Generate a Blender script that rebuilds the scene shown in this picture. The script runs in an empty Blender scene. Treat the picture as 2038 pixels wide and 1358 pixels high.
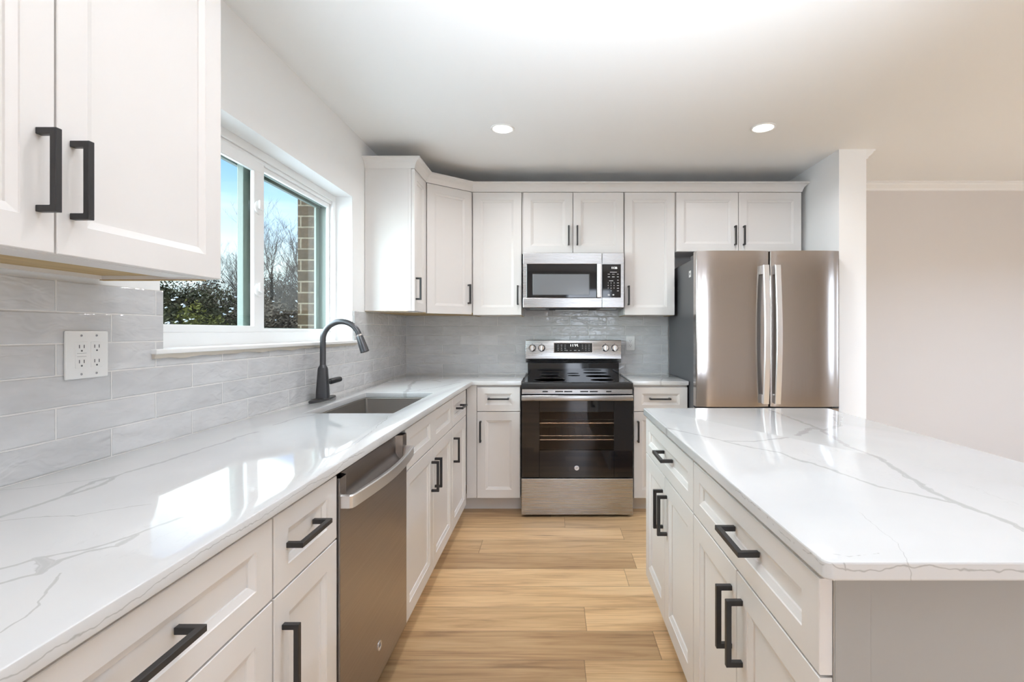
import bpy, bmesh, math, random
from mathutils import Vector, Matrix, noise
random.seed(7)
S = bpy.context.scene
C = S.collection

# ------------------------------------------------------------------ camera
F_PX, VPX, VPY, EYE = 991.6, 1100.3, 660.5, 1.2544
cam_d = bpy.data.cameras.new('camera')
cam_d.sensor_width = 36.0
cam_d.lens = 36.0 * F_PX / 2038.0
cam_d.shift_x = -(VPX - 1019.0) / 2038.0
cam_d.shift_y = -(679.0 - VPY) / 2038.0
cam_d.clip_start = 0.02
cam_d.clip_end = 400
cam = bpy.data.objects.new('camera', cam_d)
cam.location = (0, 0, EYE)
cam.rotation_euler = (math.radians(90), 0, 0)
C.objects.link(cam)
S.camera = cam

# ------------------------------------------------------------------ colour management
S.view_settings.view_transform = 'Standard'
S.view_settings.look = 'None'
S.view_settings.exposure = 0.53
S.view_settings.gamma = 1.0
S.view_settings.use_curve_mapping = False
S.cycles.use_denoising = True
S.cycles.max_bounces = 10
S.cycles.diffuse_bounces = 6
S.cycles.glossy_bounces = 4
S.cycles.transparent_max_bounces = 16
S.cycles.sample_clamp_indirect = 6.0
S.cycles.caustics_reflective = False
S.cycles.caustics_refractive = False

# ------------------------------------------------------------------ sky
SKY_STRENGTH = 1.0
W = bpy.data.worlds.new('winter_sky')
S.world = W
W.use_nodes = True
wt = W.node_tree
wt.nodes.clear()
def wn(t): return wt.nodes.new(t)
w_out = wn('ShaderNodeOutputWorld'); w_bg = wn('ShaderNodeBackground')
w_tc = wn('ShaderNodeTexCoord'); w_sep = wn('ShaderNodeSeparateXYZ')
wt.links.new(w_tc.outputs['Generated'], w_sep.inputs[0])
w_r = wn('ShaderNodeValToRGB')
e = w_r.color_ramp.elements
e[0].position = 0.0; e[0].color = (1.15, 1.2, 1.3, 1)
e[1].position = 0.48; e[1].color = (0.045, 0.20, 0.80, 1)
k = e.new(0.10); k.color = (1.10, 1.2, 1.35, 1)
k = e.new(0.20); k.color = (0.66, 0.88, 1.30, 1)
k = e.new(0.33); k.color = (0.13, 0.41, 1.15, 1)
wt.links.new(w_sep.outputs[2], w_r.inputs[0])
w_map = wn('ShaderNodeMapping'); w_map.inputs['Scale'].default_value = (2.0, 2.0, 9.0)
wt.links.new(w_tc.outputs['Generated'], w_map.inputs[0])
w_n = wn('ShaderNodeTexNoise'); w_n.inputs['Scale'].default_value = 2.3; w_n.inputs['Detail'].default_value = 5
wt.links.new(w_map.outputs[0], w_n.inputs['Vector'])
w_cr = wn('ShaderNodeMapRange'); w_cr.inputs[1].default_value = 0.48; w_cr.inputs[2].default_value = 0.72
wt.links.new(w_n.outputs[0], w_cr.inputs[0])
w_el = wn('ShaderNodeMapRange'); w_el.inputs[1].default_value = 0.16; w_el.inputs[2].default_value = 0.36
w_el.inputs[3].default_value = 0.9; w_el.inputs[4].default_value = 0.0
wt.links.new(w_sep.outputs[2], w_el.inputs[0])
w_mul = wn('ShaderNodeMath'); w_mul.operation = 'MULTIPLY'
wt.links.new(w_cr.outputs[0], w_mul.inputs[0]); wt.links.new(w_el.outputs[0], w_mul.inputs[1])
w_mix = wn('ShaderNodeMixRGB'); w_mix.inputs[2].default_value = (1.0, 1.02, 1.06, 1)
wt.links.new(w_mul.outputs[0], w_mix.inputs[0]); wt.links.new(w_r.outputs[0], w_mix.inputs[1])
# added cloud band above the view, brightening the window's reflection in the counter
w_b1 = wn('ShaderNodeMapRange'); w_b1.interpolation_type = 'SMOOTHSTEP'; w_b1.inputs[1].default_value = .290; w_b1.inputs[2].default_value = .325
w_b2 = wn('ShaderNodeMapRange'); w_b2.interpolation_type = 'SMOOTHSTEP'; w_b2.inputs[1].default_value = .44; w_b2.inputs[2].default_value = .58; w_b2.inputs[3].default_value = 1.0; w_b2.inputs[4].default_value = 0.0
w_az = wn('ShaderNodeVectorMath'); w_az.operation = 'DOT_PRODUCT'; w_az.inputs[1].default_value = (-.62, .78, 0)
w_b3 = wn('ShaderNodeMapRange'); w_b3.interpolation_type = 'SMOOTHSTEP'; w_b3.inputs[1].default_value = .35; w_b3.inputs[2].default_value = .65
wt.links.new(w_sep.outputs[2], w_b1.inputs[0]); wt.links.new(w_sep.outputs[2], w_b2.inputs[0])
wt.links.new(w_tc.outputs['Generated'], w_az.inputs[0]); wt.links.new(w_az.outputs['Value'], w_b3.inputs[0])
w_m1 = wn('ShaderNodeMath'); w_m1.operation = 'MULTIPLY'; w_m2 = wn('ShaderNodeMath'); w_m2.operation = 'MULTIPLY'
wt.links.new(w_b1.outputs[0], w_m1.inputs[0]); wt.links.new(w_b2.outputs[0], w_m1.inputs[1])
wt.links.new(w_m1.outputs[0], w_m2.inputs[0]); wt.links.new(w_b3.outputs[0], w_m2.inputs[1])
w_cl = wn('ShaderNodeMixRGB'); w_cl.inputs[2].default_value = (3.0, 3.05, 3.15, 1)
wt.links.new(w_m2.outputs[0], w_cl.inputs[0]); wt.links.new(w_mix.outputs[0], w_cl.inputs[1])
# added sky glow outside the view, lighting the room through the left window
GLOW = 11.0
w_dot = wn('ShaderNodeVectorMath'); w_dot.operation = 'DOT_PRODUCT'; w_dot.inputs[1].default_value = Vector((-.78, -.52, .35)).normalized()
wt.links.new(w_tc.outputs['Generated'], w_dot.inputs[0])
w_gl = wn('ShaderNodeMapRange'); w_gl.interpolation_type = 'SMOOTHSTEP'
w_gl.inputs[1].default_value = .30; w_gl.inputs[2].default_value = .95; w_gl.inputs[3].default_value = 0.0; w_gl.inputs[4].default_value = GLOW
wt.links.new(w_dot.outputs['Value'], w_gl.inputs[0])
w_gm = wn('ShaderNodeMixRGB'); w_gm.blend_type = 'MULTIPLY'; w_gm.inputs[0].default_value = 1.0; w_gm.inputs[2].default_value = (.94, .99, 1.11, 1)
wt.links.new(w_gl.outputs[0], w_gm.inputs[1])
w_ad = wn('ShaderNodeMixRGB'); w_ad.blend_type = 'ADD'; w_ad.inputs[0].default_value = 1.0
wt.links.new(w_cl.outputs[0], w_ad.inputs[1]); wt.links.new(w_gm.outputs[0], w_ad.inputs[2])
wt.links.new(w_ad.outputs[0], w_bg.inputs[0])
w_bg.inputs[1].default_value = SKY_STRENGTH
wt.links.new(w_bg.outputs[0], w_out.inputs[0])

# ------------------------------------------------------------------ sun (outdoors, on the woods)
def lamp(name, typ, loc, energy, color=(1, 1, 1), rot=(0, 0, 0), size=None, size_y=None):
    d = bpy.data.lights.new(name, typ)
    d.energy = energy; d.color = color
    if typ == 'AREA':
        if size_y: d.shape = 'RECTANGLE'; d.size = size; d.size_y = size_y
        else: d.shape = 'DISK'; d.size = size
    o = bpy.data.objects.new(name, d)
    o.location = loc; o.rotation_euler = rot
    C.objects.link(o)
    return o
sun = lamp('sun', 'SUN', (0, 0, 20), 1.5, (1.0, 0.94, 0.85))
sun.rotation_euler = Vector((-0.55, -0.40, -0.72)).to_track_quat('-Z', 'Y').to_euler()
sun.data.angle = 0.01
# daylight through the rear glass doors and the dining-room window behind the camera
DAY = (0.82, 0.98, 1.18)
lamp('rear_door_daylight', 'AREA', (0.72, -2.66, 1.10), 9, DAY, (math.radians(90), 0, 0), 0.9, 2.0)
lamp('dining_window_daylight', 'AREA', (5.13, 0.05, 1.35), 8, DAY, (math.radians(90), 0, math.radians(90)), 0.9, 1.4)
# the photographer's flash, bounced off the ceiling over the aisle
fl_ = lamp('bounce_flash', 'SPOT', (0.30, -0.30, 1.20), 385, (0.89, 0.99, 1.11))
fl_.data.spot_size = math.radians(78); fl_.data.spot_blend = 1.0; fl_.data.shadow_soft_size = 0.06
fl_.rotation_euler = (Vector((0.30, 0.62, 2.47)) - fl_.location).to_track_quat('-Z', 'Y').to_euler()
LAMP_W = 4.4
WARM = (.99, 0.98, 1.0)

# ------------------------------------------------------------------ materials
def mat(name, col=(.8, .8, .8), rough=.5, metal=0.0, spec=.5, coat=0.0):
    m = bpy.data.materials.new(name); m.use_nodes = True
    b = m.node_tree.nodes['Principled BSDF']
    b.inputs['Base Color'].default_value = (*col, 1)
    b.inputs['Roughness'].default_value = rough
    b.inputs['Metallic'].default_value = metal
    b.inputs['Specular IOR Level'].default_value = spec
    b.inputs['Coat Weight'].default_value = coat
    return m
class N:
    """small node-graph helper"""
    def __init__(s, m): s.t = m.node_tree; s.b = s.t.nodes['Principled BSDF']
    def new(s, t, **kw):
        n = s.t.nodes.new(t)
        for k_, v in kw.items(): setattr(n, k_, v)
        return n
    def link(s, a, b): s.t.links.new(a, b)
    def pos(s): return s.new('ShaderNodeNewGeometry').outputs['Position']
    def math(s, op, a, b=None, clamp=False):
        n = s.new('ShaderNodeMath', operation=op, use_clamp=clamp)
        for i, v in enumerate((a, b)):
            if v is None: continue
            if isinstance(v, (int, float)): n.inputs[i].default_value = v
            else: s.link(v, n.inputs[i])
        return n.outputs[0]
    def vmath(s, op, a, b=None, scale=None):
        n = s.new('ShaderNodeVectorMath', operation=op)
        for i, v in enumerate((a, b)):
            if v is None: continue
            if isinstance(v, (tuple, list, Vector)): n.inputs[i].default_value = tuple(v)
            else: s.link(v, n.inputs[i])
        if scale is not None:
            if isinstance(scale, (int, float)): n.inputs['Scale'].default_value = scale
            else: s.link(scale, n.inputs['Scale'])
        return n.outputs['Value'] if op in ('DOT_PRODUCT', 'DISTANCE', 'LENGTH') else n.outputs[0]
    def noise(s, vec, scale, detail=2, rough=.5, out=0, dist=0):
        n = s.new('ShaderNodeTexNoise')
        n.inputs['Scale'].default_value = scale; n.inputs['Detail'].default_value = detail
        n.inputs['Roughness'].default_value = rough; n.inputs['Distortion'].default_value = dist
        if vec is not None: s.link(vec, n.inputs['Vector'])
        return n.outputs[out]
    def ramp(s, fac, stops):
        n = s.new('ShaderNodeValToRGB'); cr = n.color_ramp
        while len(cr.elements) < len(stops): cr.elements.new(.5)
        for el, (p, c) in zip(cr.elements, stops): el.position = p; el.color = (*c, 1)
        s.link(fac, n.inputs[0]); return n.outputs[0]
    def maprange(s, v, a, b, c=0., d=1., smooth=False):
        n = s.new('ShaderNodeMapRange')
        if smooth: n.interpolation_type = 'SMOOTHSTEP'
        for i, x in enumerate((a, b, c, d)): n.inputs[i + 1].default_value = x
        s.link(v, n.inputs[0]); return n.outputs[0]
    def mix(s, f, a, b, typ='MIX'):
        n = s.new('ShaderNodeMixRGB', blend_type=typ)
        for i, v in enumerate((f, a, b)):
            if isinstance(v, (int, float)): n.inputs[i].default_value = v
            elif isinstance(v, (tuple, list)): n.inputs[i].default_value = (*v, 1)
            else: s.link(v, n.inputs[i])
        return n.outputs[0]
    def bump(s, h, strength, dist):
        n = s.new('ShaderNodeBump'); n.inputs['Strength'].default_value = strength
        n.inputs['Distance'].default_value = dist; s.link(h, n.inputs['Height'])
        s.link(n.outputs[0], s.b.inputs['Normal'])

def paint(name, col, rough, amp=.02, scale=260):
    m = mat(name, col, rough); n = N(m)
    h = n.noise(n.pos(), scale, 2)
    n.bump(h, amp, .002)
    return m
M = {}
M['cab'] = paint('cabinet_paint', (.755, .728, .705), .32, .015)
M['cab_end_shade'] = paint('cabinet_end_shaded', (.37, .362, .345), .38, .015)  # cabinet paint greyed for the island end; its weak light put into colour
M['wall'] = paint('wall_paint', (.90, .90, .895), .75, .06)
M['beige'] = paint('beige_wall_paint', (.71, .668, .635), .75, .06)
M['ceil'] = paint('ceiling_paint', (.90, .90, .895), .85, .05)
M['trim'] = paint('white_trim_paint', (.88, .875, .86), .35, .01)
M['vinyl'] = mat('white_vinyl', (.88, .88, .875), .3)
M['vinyl_out'] = mat('darkened_exterior_vinyl', (.17, .20, .18), .6)  # white vinyl, darkened in its colour against the added sky glow
M['black'] = mat('matte_black_metal', (.022, .021, .022), .42, .0, .5)
M['blackplastic'] = mat('black_plastic', (.012, .012, .013), .35)
M['darkgap'] = mat('dark_recess', (.02, .02, .02), .7)
M['white_plastic'] = mat('white_plastic', (.84, .835, .82), .28)
M['chrome'] = mat('chrome', (.75, .74, .74), .12, 1.0)
M['badge'] = mat('silver_badge', (.7, .7, .72), .25, .8)
M['badge_dark'] = mat('dark_lettering', (.12, .12, .13), .4)
M['caulk'] = paint('beige_caulk', (.62, .56, .48), .7, .3, 90)
M['grey_side'] = mat('grey_enamel', (.085, .085, .092), .42)
M['gunmetal'] = mat('gunmetal', (.10, .10, .106), .34, .8)
M['led'] = mat('lit_digits', (1, 1, 1), .4)
b = M['led'].node_tree.nodes['Principled BSDF']; b.inputs['Emission Color'].default_value = (.95, .98, 1, 1); b.inputs['Emission Strength'].default_value = 1.3
M['print'] = mat('printed_marks', (.62, .62, .63), .5)
M['burner'] = mat('burner_outline', (.07, .07, .072), .3)
M['lens'] = mat('lamp_lens', (1, 1, 1), .5)
b = M['lens'].node_tree.nodes['Principled BSDF']; b.inputs['Emission Color'].default_value = (1, .95, .87, 1); b.inputs['Emission Strength'].default_value = 6.0

# raw wood under the wall cabinets
m = mat('raw_plywood', (.5, .36, .17), .6); n = N(m)
mp = n.new('ShaderNodeMapping'); mp.inputs['Scale'].default_value = (60, 3, 60); n.link(n.pos(), mp.inputs[0])
n.link(n.ramp(n.noise(mp.outputs[0], 1, 4), [(.3, (.58, .42, .20)), (.62, (.44, .30, .13)), (.75, (.66, .52, .30))]), n.b.inputs['Base Color'])
M['rawwood'] = m

def steel(name, col, rough, axis, amp=.03):
    m = mat(name, col, rough, 1.0); n = N(m)
    mp = n.new('ShaderNodeMapping')
    sc = [400, 400, 400]; sc[axis] = 4
    mp.inputs['Scale'].default_value = sc; n.link(n.pos(), mp.inputs[0])
    g = n.noise(mp.outputs[0], 1, 2)
    n.link(n.maprange(g, .3, .7, rough * .85, rough * 1.2), n.b.inputs['Roughness'])
    n.bump(g, amp, .001)
    return m
M['steel'] = steel('brushed_steel', (.46, .455, .455), .26, 0, .008)
M['steel_v'] = steel('fridge_steel', (.48, .445, .42), .15, 2, .008)
M['steel_dw'] = steel('dishwasher_steel', (.38, .345, .325), .34, 1)
M['steel_lt'] = steel('handle_steel', (.80, .79, .785), .36, 2)
M['steel_sink'] = steel('sink_steel', (.40, .375, .35), .36, 1, .06)
M['glassblack'] = mat('black_glass', (.006, .006, .008), .04, 0, .6)
M['cooktop'] = mat('ceramic_glass', (.012, .012, .014), .06, 0, .6)
M['micro_window'] = mat('perforated_dark_glass', (.16, .165, .175), .16, 0, .5)
# tinted clear glass for the windows and the oven door
def glass(name, tint, f0=.055, rough=0.0):
    m = bpy.data.materials.new(name); m.use_nodes = True
    t = m.node_tree; t.nodes.clear()
    o = t.nodes.new('ShaderNodeOutputMaterial'); mx = t.nodes.new('ShaderNodeMixShader')
    tr = t.nodes.new('ShaderNodeBsdfTransparent'); tr.inputs[0].default_value = (*tint, 1)
    gl = t.nodes.new('ShaderNodeBsdfGlossy'); gl.inputs['Roughness'].default_value = rough
    fr = t.nodes.new('ShaderNodeFresnel'); fr.inputs[0].default_value = 1.45
    ge = t.nodes.new('ShaderNodeNewGeometry'); iv = t.nodes.new('ShaderNodeMath'); iv.operation = 'SUBTRACT'; iv.inputs[0].default_value = 1.0
    mu = t.nodes.new('ShaderNodeMath'); mu.operation = 'MULTIPLY'
    t.links.new(ge.outputs['Backfacing'], iv.inputs[1]); t.links.new(fr.outputs[0], mu.inputs[0]); t.links.new(iv.outputs[0], mu.inputs[1])
    t.links.new(mu.outputs[0], mx.inputs[0]); t.links.new(tr.outputs[0], mx.inputs[1]); t.links.new(gl.outputs[0], mx.inputs[2])
    t.links.new(mx.outputs[0], o.inputs[0])
    return m
M['glass'] = glass('window_glass', (.87, .94, .905))
M['oven_glass'] = glass('oven_glass', (.74, .66, .60))
M['oven_in'] = mat('oven_enamel', (.22, .15, .10), .45)
M['rack'] = mat('oven_rack_wire', (.8, .78, .74), .25, 1.0)

# wavy glazed subway tile
def tile_mat(name, axis, off, bw, rh=.0778, z0=.914):
    m = mat(name, (.5, .5, .5), .1); n = N(m)
    sx = n.new('ShaderNodeSeparateXYZ'); n.link(n.pos(), sx.inputs[0])
    u = n.math('ADD', sx.outputs[axis], off + 40 * bw); v = n.math('ADD', sx.outputs[2], -z0 + 40 * rh)
    cb = n.new('ShaderNodeCombineXYZ'); n.link(u, cb.inputs[0]); n.link(v, cb.inputs[1])
    br = n.new('ShaderNodeTexBrick'); br.offset = .5; br.offset_frequency = 2
    n.link(cb.outputs[0], br.inputs['Vector'])
    for k_, val in (('Scale', 1.0), ('Mortar Size', .0021), ('Mortar Smooth', .25), ('Brick Width', bw), ('Row Height', rh)): br.inputs[k_].default_value = val
    br.inputs['Color1'].default_value = (0, 0, 0, 1); br.inputs['Color2'].default_value = (1, 1, 1, 1)
    br.inputs['Mortar'].default_value = (.5, .5, .5, 1); br.inputs['Bias'].default_value = 0
    rnd = br.outputs['Color']; grout = br.outputs['Fac']
    sh = n.vmath('SCALE', rnd, scale=9.0)
    q = n.vmath('ADD', cb.outputs[0], sh)
    mp = n.new('ShaderNodeMapping'); mp.inputs['Scale'].default_value = (1, 2.4, 1); mp.inputs['Rotation'].default_value = (0, 0, .35); n.link(q, mp.inputs[0])
    cl = n.noise(mp.outputs[0], 9, 4)
    rb = n.new('ShaderNodeSeparateColor'); n.link(rnd, rb.inputs[0])
    base = n.ramp(rb.outputs[0], [(0, (.57, .568, .572)), (.5, (.615, .612, .616)), (1, (.66, .657, .66))])
    base = n.mix(.35, base, n.ramp(cl, [(.35, (.52, .517, .522)), (.65, (.69, .687, .688))]))
    n.link(n.mix(grout, base, (.80, .785, .765)), n.b.inputs['Base Color'])
    n.link(n.maprange(grout, 0, 1, .07, .75), n.b.inputs['Roughness'])
    wave = n.noise(mp.outputs[0], 13, 2, .45, dist=.6)
    edge = n.new('ShaderNodeTexBrick'); edge.offset = .5; edge.offset_frequency = 2
    n.link(cb.outputs[0], edge.inputs['Vector'])
    for k_, val in (('Scale', 1.0), ('Mortar Size', .005), ('Mortar Smooth', 1.0), ('Brick Width', bw), ('Row Height', rh)): edge.inputs[k_].default_value = val
    h = n.math('ADD', n.math('MULTIPLY', wave, 1.0), n.math('MULTIPLY', edge.outputs['Fac'], -.25))
    h = n.math('ADD', h, n.math('MULTIPLY', grout, -.12))
    n.bump(h, .75, .008)
    return m
M['tile_l'] = tile_mat('glazed_tile_window_wall', 1, -1.205, .3037)
M['tile_b'] = tile_mat('glazed_tile_range_wall', 0, .753, .2985)

# wood plank floor
m = mat('wood_plank', (.5, .35, .2), .38); n = N(m)
sx = n.new('ShaderNodeSeparateXYZ'); n.link(n.pos(), sx.inputs[0])
RW = .1832
row = n.math('FLOOR', n.math('DIVIDE', n.math('ADD', sx.outputs[1], -1.903 + 60 * RW), RW))
wh = n.new('ShaderNodeTexWhiteNoise', noise_dimensions='1D'); n.link(row, wh.inputs['W'])
u = n.math('ADD', n.math('ADD', sx.outputs[0], 30.0), n.math('MULTIPLY', wh.outputs['Value'], 1.22))
cell = n.math('FLOOR', n.math('DIVIDE', u, 1.22))
cb = n.new('ShaderNodeCombineXYZ'); n.link(row, cb.inputs[0]); n.link(cell, cb.inputs[1])
wh2 = n.new('ShaderNodeTexWhiteNoise', noise_dimensions='2D'); n.link(cb.outputs[0], wh2.inputs['Vector'])
fy = n.math('FRACT', n.math('DIVIDE', n.math('ADD', sx.outputs[1], -1.903 + 60 * RW), RW))
fx = n.math('FRACT', n.math('DIVIDE', u, 1.22))
ey = n.math('MINIMUM', fy, n.math('SUBTRACT', 1, fy)); ex = n.math('MINIMUM', fx, n.math('SUBTRACT', 1, fx))
seam = n.math('MINIMUM', n.math('MULTIPLY', ey, RW), n.math('MULTIPLY', ex, 1.22))
seam = n.maprange(seam, .0006, .0022, 1, 0)
vv = n.vmath('ADD', n.pos(), n.vmath('SCALE', wh2.outputs['Color'], scale=13.0))
mp = n.new('ShaderNodeMapping'); mp.inputs['Scale'].default_value = (1.0, 11, 1); n.link(vv, mp.inputs[0])
g1 = n.noise(mp.outputs[0], 1.6, 5, .55, dist=1.2)
mp2 = n.new('ShaderNodeMapping'); mp2.inputs['Scale'].default_value = (2.5, 90, 1); n.link(vv, mp2.inputs[0])
g2 = n.noise(mp2.outputs[0], 1.5, 3, .6)
col = n.ramp(g1, [(.25, (.30, .175, .085)), (.40, (.60, .375, .19)), (.55, (.77, .52, .275)), (.75, (.86, .61, .35))])
col = n.mix(.30, col, n.ramp(g2, [(.35, (.42, .25, .125)), (.6, (.86, .61, .345))]))
tone = n.ramp(wh2.outputs['Value'], [(0, (.60, .56, .54)), (.35, (.86, .84, .82)), (.6, (1, 1, 1)), (1, (1.12, 1.12, 1.10))])
col = n.mix(1.0, col, tone, 'MULTIPLY')
n.link(n.mix(n.math('MULTIPLY', seam, .6), col, (.12, .075, .04)), n.b.inputs['Base Color'])
n.link(n.maprange(g2, .3, .7, .30, .44), n.b.inputs['Roughness'])
n.bump(n.math('ADD', n.math('MULTIPLY', g2, .25), n.math('MULTIPLY', seam, -1)), .25, .002)
M['floor'] = m

# quartz with grey veins drawn as segments in the slab's own space
def seg_group():
    g = bpy.data.node_groups.new('vein_segment', 'ShaderNodeTree')
    I = g.interface
    for nm, st in (('P', 'NodeSocketVector'), ('A', 'NodeSocketVector'), ('BA', 'NodeSocketVector'), ('BAN', 'NodeSocketVector'), ('Width', 'NodeSocketFloat'), ('Prev', 'NodeSocketFloat')):
        I.new_socket(nm, in_out='INPUT', socket_type=st)
    I.new_socket('Fac', in_out='OUTPUT', socket_type='NodeSocketFloat')
    t = g.nodes; L = g.links
    gi = t.new('NodeGroupInput'); go = t.new('NodeGroupOutput')
    pa = t.new('ShaderNodeVectorMath'); pa.operation = 'SUBTRACT'; L.new(gi.outputs['P'], pa.inputs[0]); L.new(gi.outputs['A'], pa.inputs[1])
    dt = t.new('ShaderNodeVectorMath'); dt.operation = 'DOT_PRODUCT'; L.new(pa.outputs[0], dt.inputs[0]); L.new(gi.outputs['BAN'], dt.inputs[1])
    cl = t.new('ShaderNodeClamp'); L.new(dt.outputs['Value'], cl.inputs[0])
    sc = t.new('ShaderNodeVectorMath'); sc.operation = 'SCALE'; L.new(gi.outputs['BA'], sc.inputs[0]); L.new(cl.outputs[0], sc.inputs['Scale'])
    ds = t.new('ShaderNodeVectorMath'); ds.operation = 'DISTANCE'; L.new(pa.outputs[0], ds.inputs[0]); L.new(sc.outputs[0], ds.inputs[1])
    dv = t.new('ShaderNodeMath'); dv.operation = 'DIVIDE'; L.new(ds.outputs['Value'], dv.inputs[0]); L.new(gi.outputs['Width'], dv.inputs[1])
    mn = t.new('ShaderNodeMath'); mn.operation = 'MINIMUM'; L.new(dv.outputs[0], mn.inputs[0]); L.new(gi.outputs['Prev'], mn.inputs[1])
    L.new(mn.outputs[0], go.inputs[0])
    return g
SEG = seg_group()
def quartz(name, veins, veins3=()):
    m = mat(name, (.85, .85, .845), .05, 0, .5); n = N(m)
    P0 = n.pos()
    w1 = n.vmath('SUBTRACT', n.noise(P0, 7, 3, .55, 1), (.5, .5, .5))
    w2 = n.vmath('SUBTRACT', n.noise(P0, 38, 2, .5, 1), (.5, .5, .5))
    P = n.vmath('ADD', P0, n.vmath('ADD', n.vmath('SCALE', w1, scale=.045), n.vmath('SCALE', w2, scale=.012)))
    Pf = n.vmath('ADD', P0, n.vmath('MULTIPLY', n.vmath('SCALE', w2, scale=.016), (0 if veins3 and veins3[0][1][0][0] < 0 else 1, 0 if veins3 and veins3[0][1][0][0] >= 0 else 1, 1)))
    flat = n.vmath('MULTIPLY', P, (1, 1, 0))
    fv = n.maprange(n.noise(P0, 22, 3, .6), .3, .7, .55, 1.6)
    prev = 9.0
    def chain(prev, pv, a, b_, w):
        g = n.new('ShaderNodeGroup'); g.node_tree = SEG
        a = Vector(a); ba = Vector(b_) - a
        n.link(pv, g.inputs['P'])
        g.inputs['A'].default_value = a; g.inputs['BA'].default_value = ba; g.inputs['BAN'].default_value = ba / max(ba.length_squared, 1e-9)
        g.inputs['Width'].default_value = w
        if isinstance(prev, float): g.inputs['Prev'].default_value = prev
        else: n.link(prev, g.inputs['Prev'])
        return g.outputs[0]
    for w, pts in veins:
        for a, b_ in zip(pts, pts[1:]): prev = chain(prev, flat, (*a, 0), (*b_, 0), w)
    thick = n.math('MULTIPLY', prev, fv)
    core = n.maprange(thick, .25, 1.35, 1, 0, True)
    line = n.maprange(n.math('ABSOLUTE', n.math('SUBTRACT', thick, .9)), 0, .22, 1, 0)
    amt = n.math('ADD', n.math('MULTIPLY', core, .46), n.math('MULTIPLY', line, .30), True)
    if veins3:
        p3 = 9.0
        for w, pts in veins3:
            for a, b_ in zip(pts, pts[1:]): p3 = chain(p3, Pf, a, b_, w)
        amt = n.math('MAXIMUM', amt, n.math('MULTIPLY', n.maprange(p3, .3, 1.6, 1, 0), .6))
    # faint hairlines everywhere
    mpv = n.new('ShaderNodeMapping'); mpv.inputs['Scale'].default_value = (5, 2, 5); mpv.inputs['Rotation'].default_value = (0, 0, .5); n.link(P, mpv.inputs[0])
    hn = n.noise(mpv.outputs[0], 1.0, 6, .6)
    hair = n.maprange(n.math('ABSOLUTE', n.math('SUBTRACT', hn, .5)), 0, .006, .16, 0)
    gate = n.maprange(n.noise(P0, 2.2, 2), .52, .66, 0, 1)
    amt = n.math('ADD', amt, n.math('MULTIPLY', hair, gate), True)
    cloud = n.ramp(n.noise(P0, 3.0, 4), [(.3, (.615, .615, .615)), (.65, (.67, .67, .667))])
    n.link(n.mix(amt, cloud, (.31, .303, .290)), n.b.inputs['Base Color'])
    return m
VL = [
 (.006, [(-1.005, .60), (-1.005, .888), (-1.007, .908), (-1.011, 1.024), (-1.03, 1.071), (-1.045, 1.131), (-1.033, 1.174), (-1.018, 1.376), (-1.007, 1.692)]),
 (.007, [(-1.011, 1.024), (-1.005, 1.053), (-1.008, 1.117), (-1.031, 1.181)]),
 (.0018, [(-.988, .89), (-.94, .908), (-.878, .917), (-.847, .955), (-.795, .991)]),
 (.004, [(-.82, .55), (-.794, .706), (-.77, .746), (-.724, .777), (-.697, .837), (-.675, .912)]),
 (.0045, [(-.77, .55), (-.753, .67), (-.725, .70), (-.728, .74), (-.715, .768), (-.69, .791), (-.691, .841)]),
 (.007, [(-.77, .746), (-.739, .725), (-.725, .70)]),
 (.0016, [(-.625, .563), (-.641, .604), (-.676, .665), (-.697, .703)]),
 (.0015, [(-1.185, 1.068), (-1.122, 1.104), (-1.046, 1.159)]),
 (.008, [(-1.217, 3.994), (-.998, 3.674), (-.758, 3.385)]),
 (.011, [(-.949, 4.089), (-.99, 3.674), (-.907, 3.167), (-.815, 2.76)]),
 (.005, [(-.823, 2.805), (-.714, 3.027), (-.625, 3.352)]),
 (.004, [(-1.028, 1.82), (-1.016, 1.864), (-1.003, 1.984), (-.978, 2.04)]),
 (.0016, [(-.667, 2.04), (-.615, 1.692), (-.601, 1.507)]),
]
EL = [(.0009, [(-.5555, .45, .903), (-.5555, .62, .897), (-.5555, .8, .906), (-.5555, .95, .899), (-.5555, 1.1, .904), (-.5555, 1.25, .897), (-.5555, 1.36, .909), (-.5555, 1.47, .9)])]
VI = [
 (.0075, [(.945, 2.30), (.943, 2.154), (.939, 1.923), (.934, 1.718), (.88, 1.482), (.884, 1.346), (.815, 1.098), (.798, .997), (.806, .928), (.808, .854), (.815, .72)]),
 (.005, [(.395, 1.775), (.523, 1.553), (.632, 1.417), (.69, 1.205), (.717, 1.091), (.763, 1.028), (.793, .991)]),
 (.005, [(.523, 1.553), (.625, 1.547), (.754, 1.599)]),
 (.010, [(.804, 1.632), (.917, 1.756), (.933, 1.737)]),
 (.010, [(.934, 1.718), (1.047, 1.815), (1.142, 1.994), (1.154, 2.045)]),
 (.0005, [(.581, .944), (.57, .868), (.556, .799), (.525, .737)]),
]
EI = [(.0011, [(.402, 1.1, .905), (.402, .98, .908), (.402, .86, .899), (.402, .78, .908), (.405, .735, .907), (.412, .735, .910), (.427, .735, .903), (.464, .735, .902), (.508, .735, .907), (.545, .735, .909), (.592, .735, .903), (.695, .735, .902), (.85, .735, .904), (1.1, .735, .9)]),
      (.0011, [(.428, .735, .912), (.429, .735, .902)]), (.0009, [(.40, .77, .914), (.422, .765, .914), (.451, .754, .914), (.50, .765, .914)])]
M['quartz_l'] = quartz('quartz_perimeter', VL, EL)
M['quartz_i'] = quartz('quartz_island', VI, EI)
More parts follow.
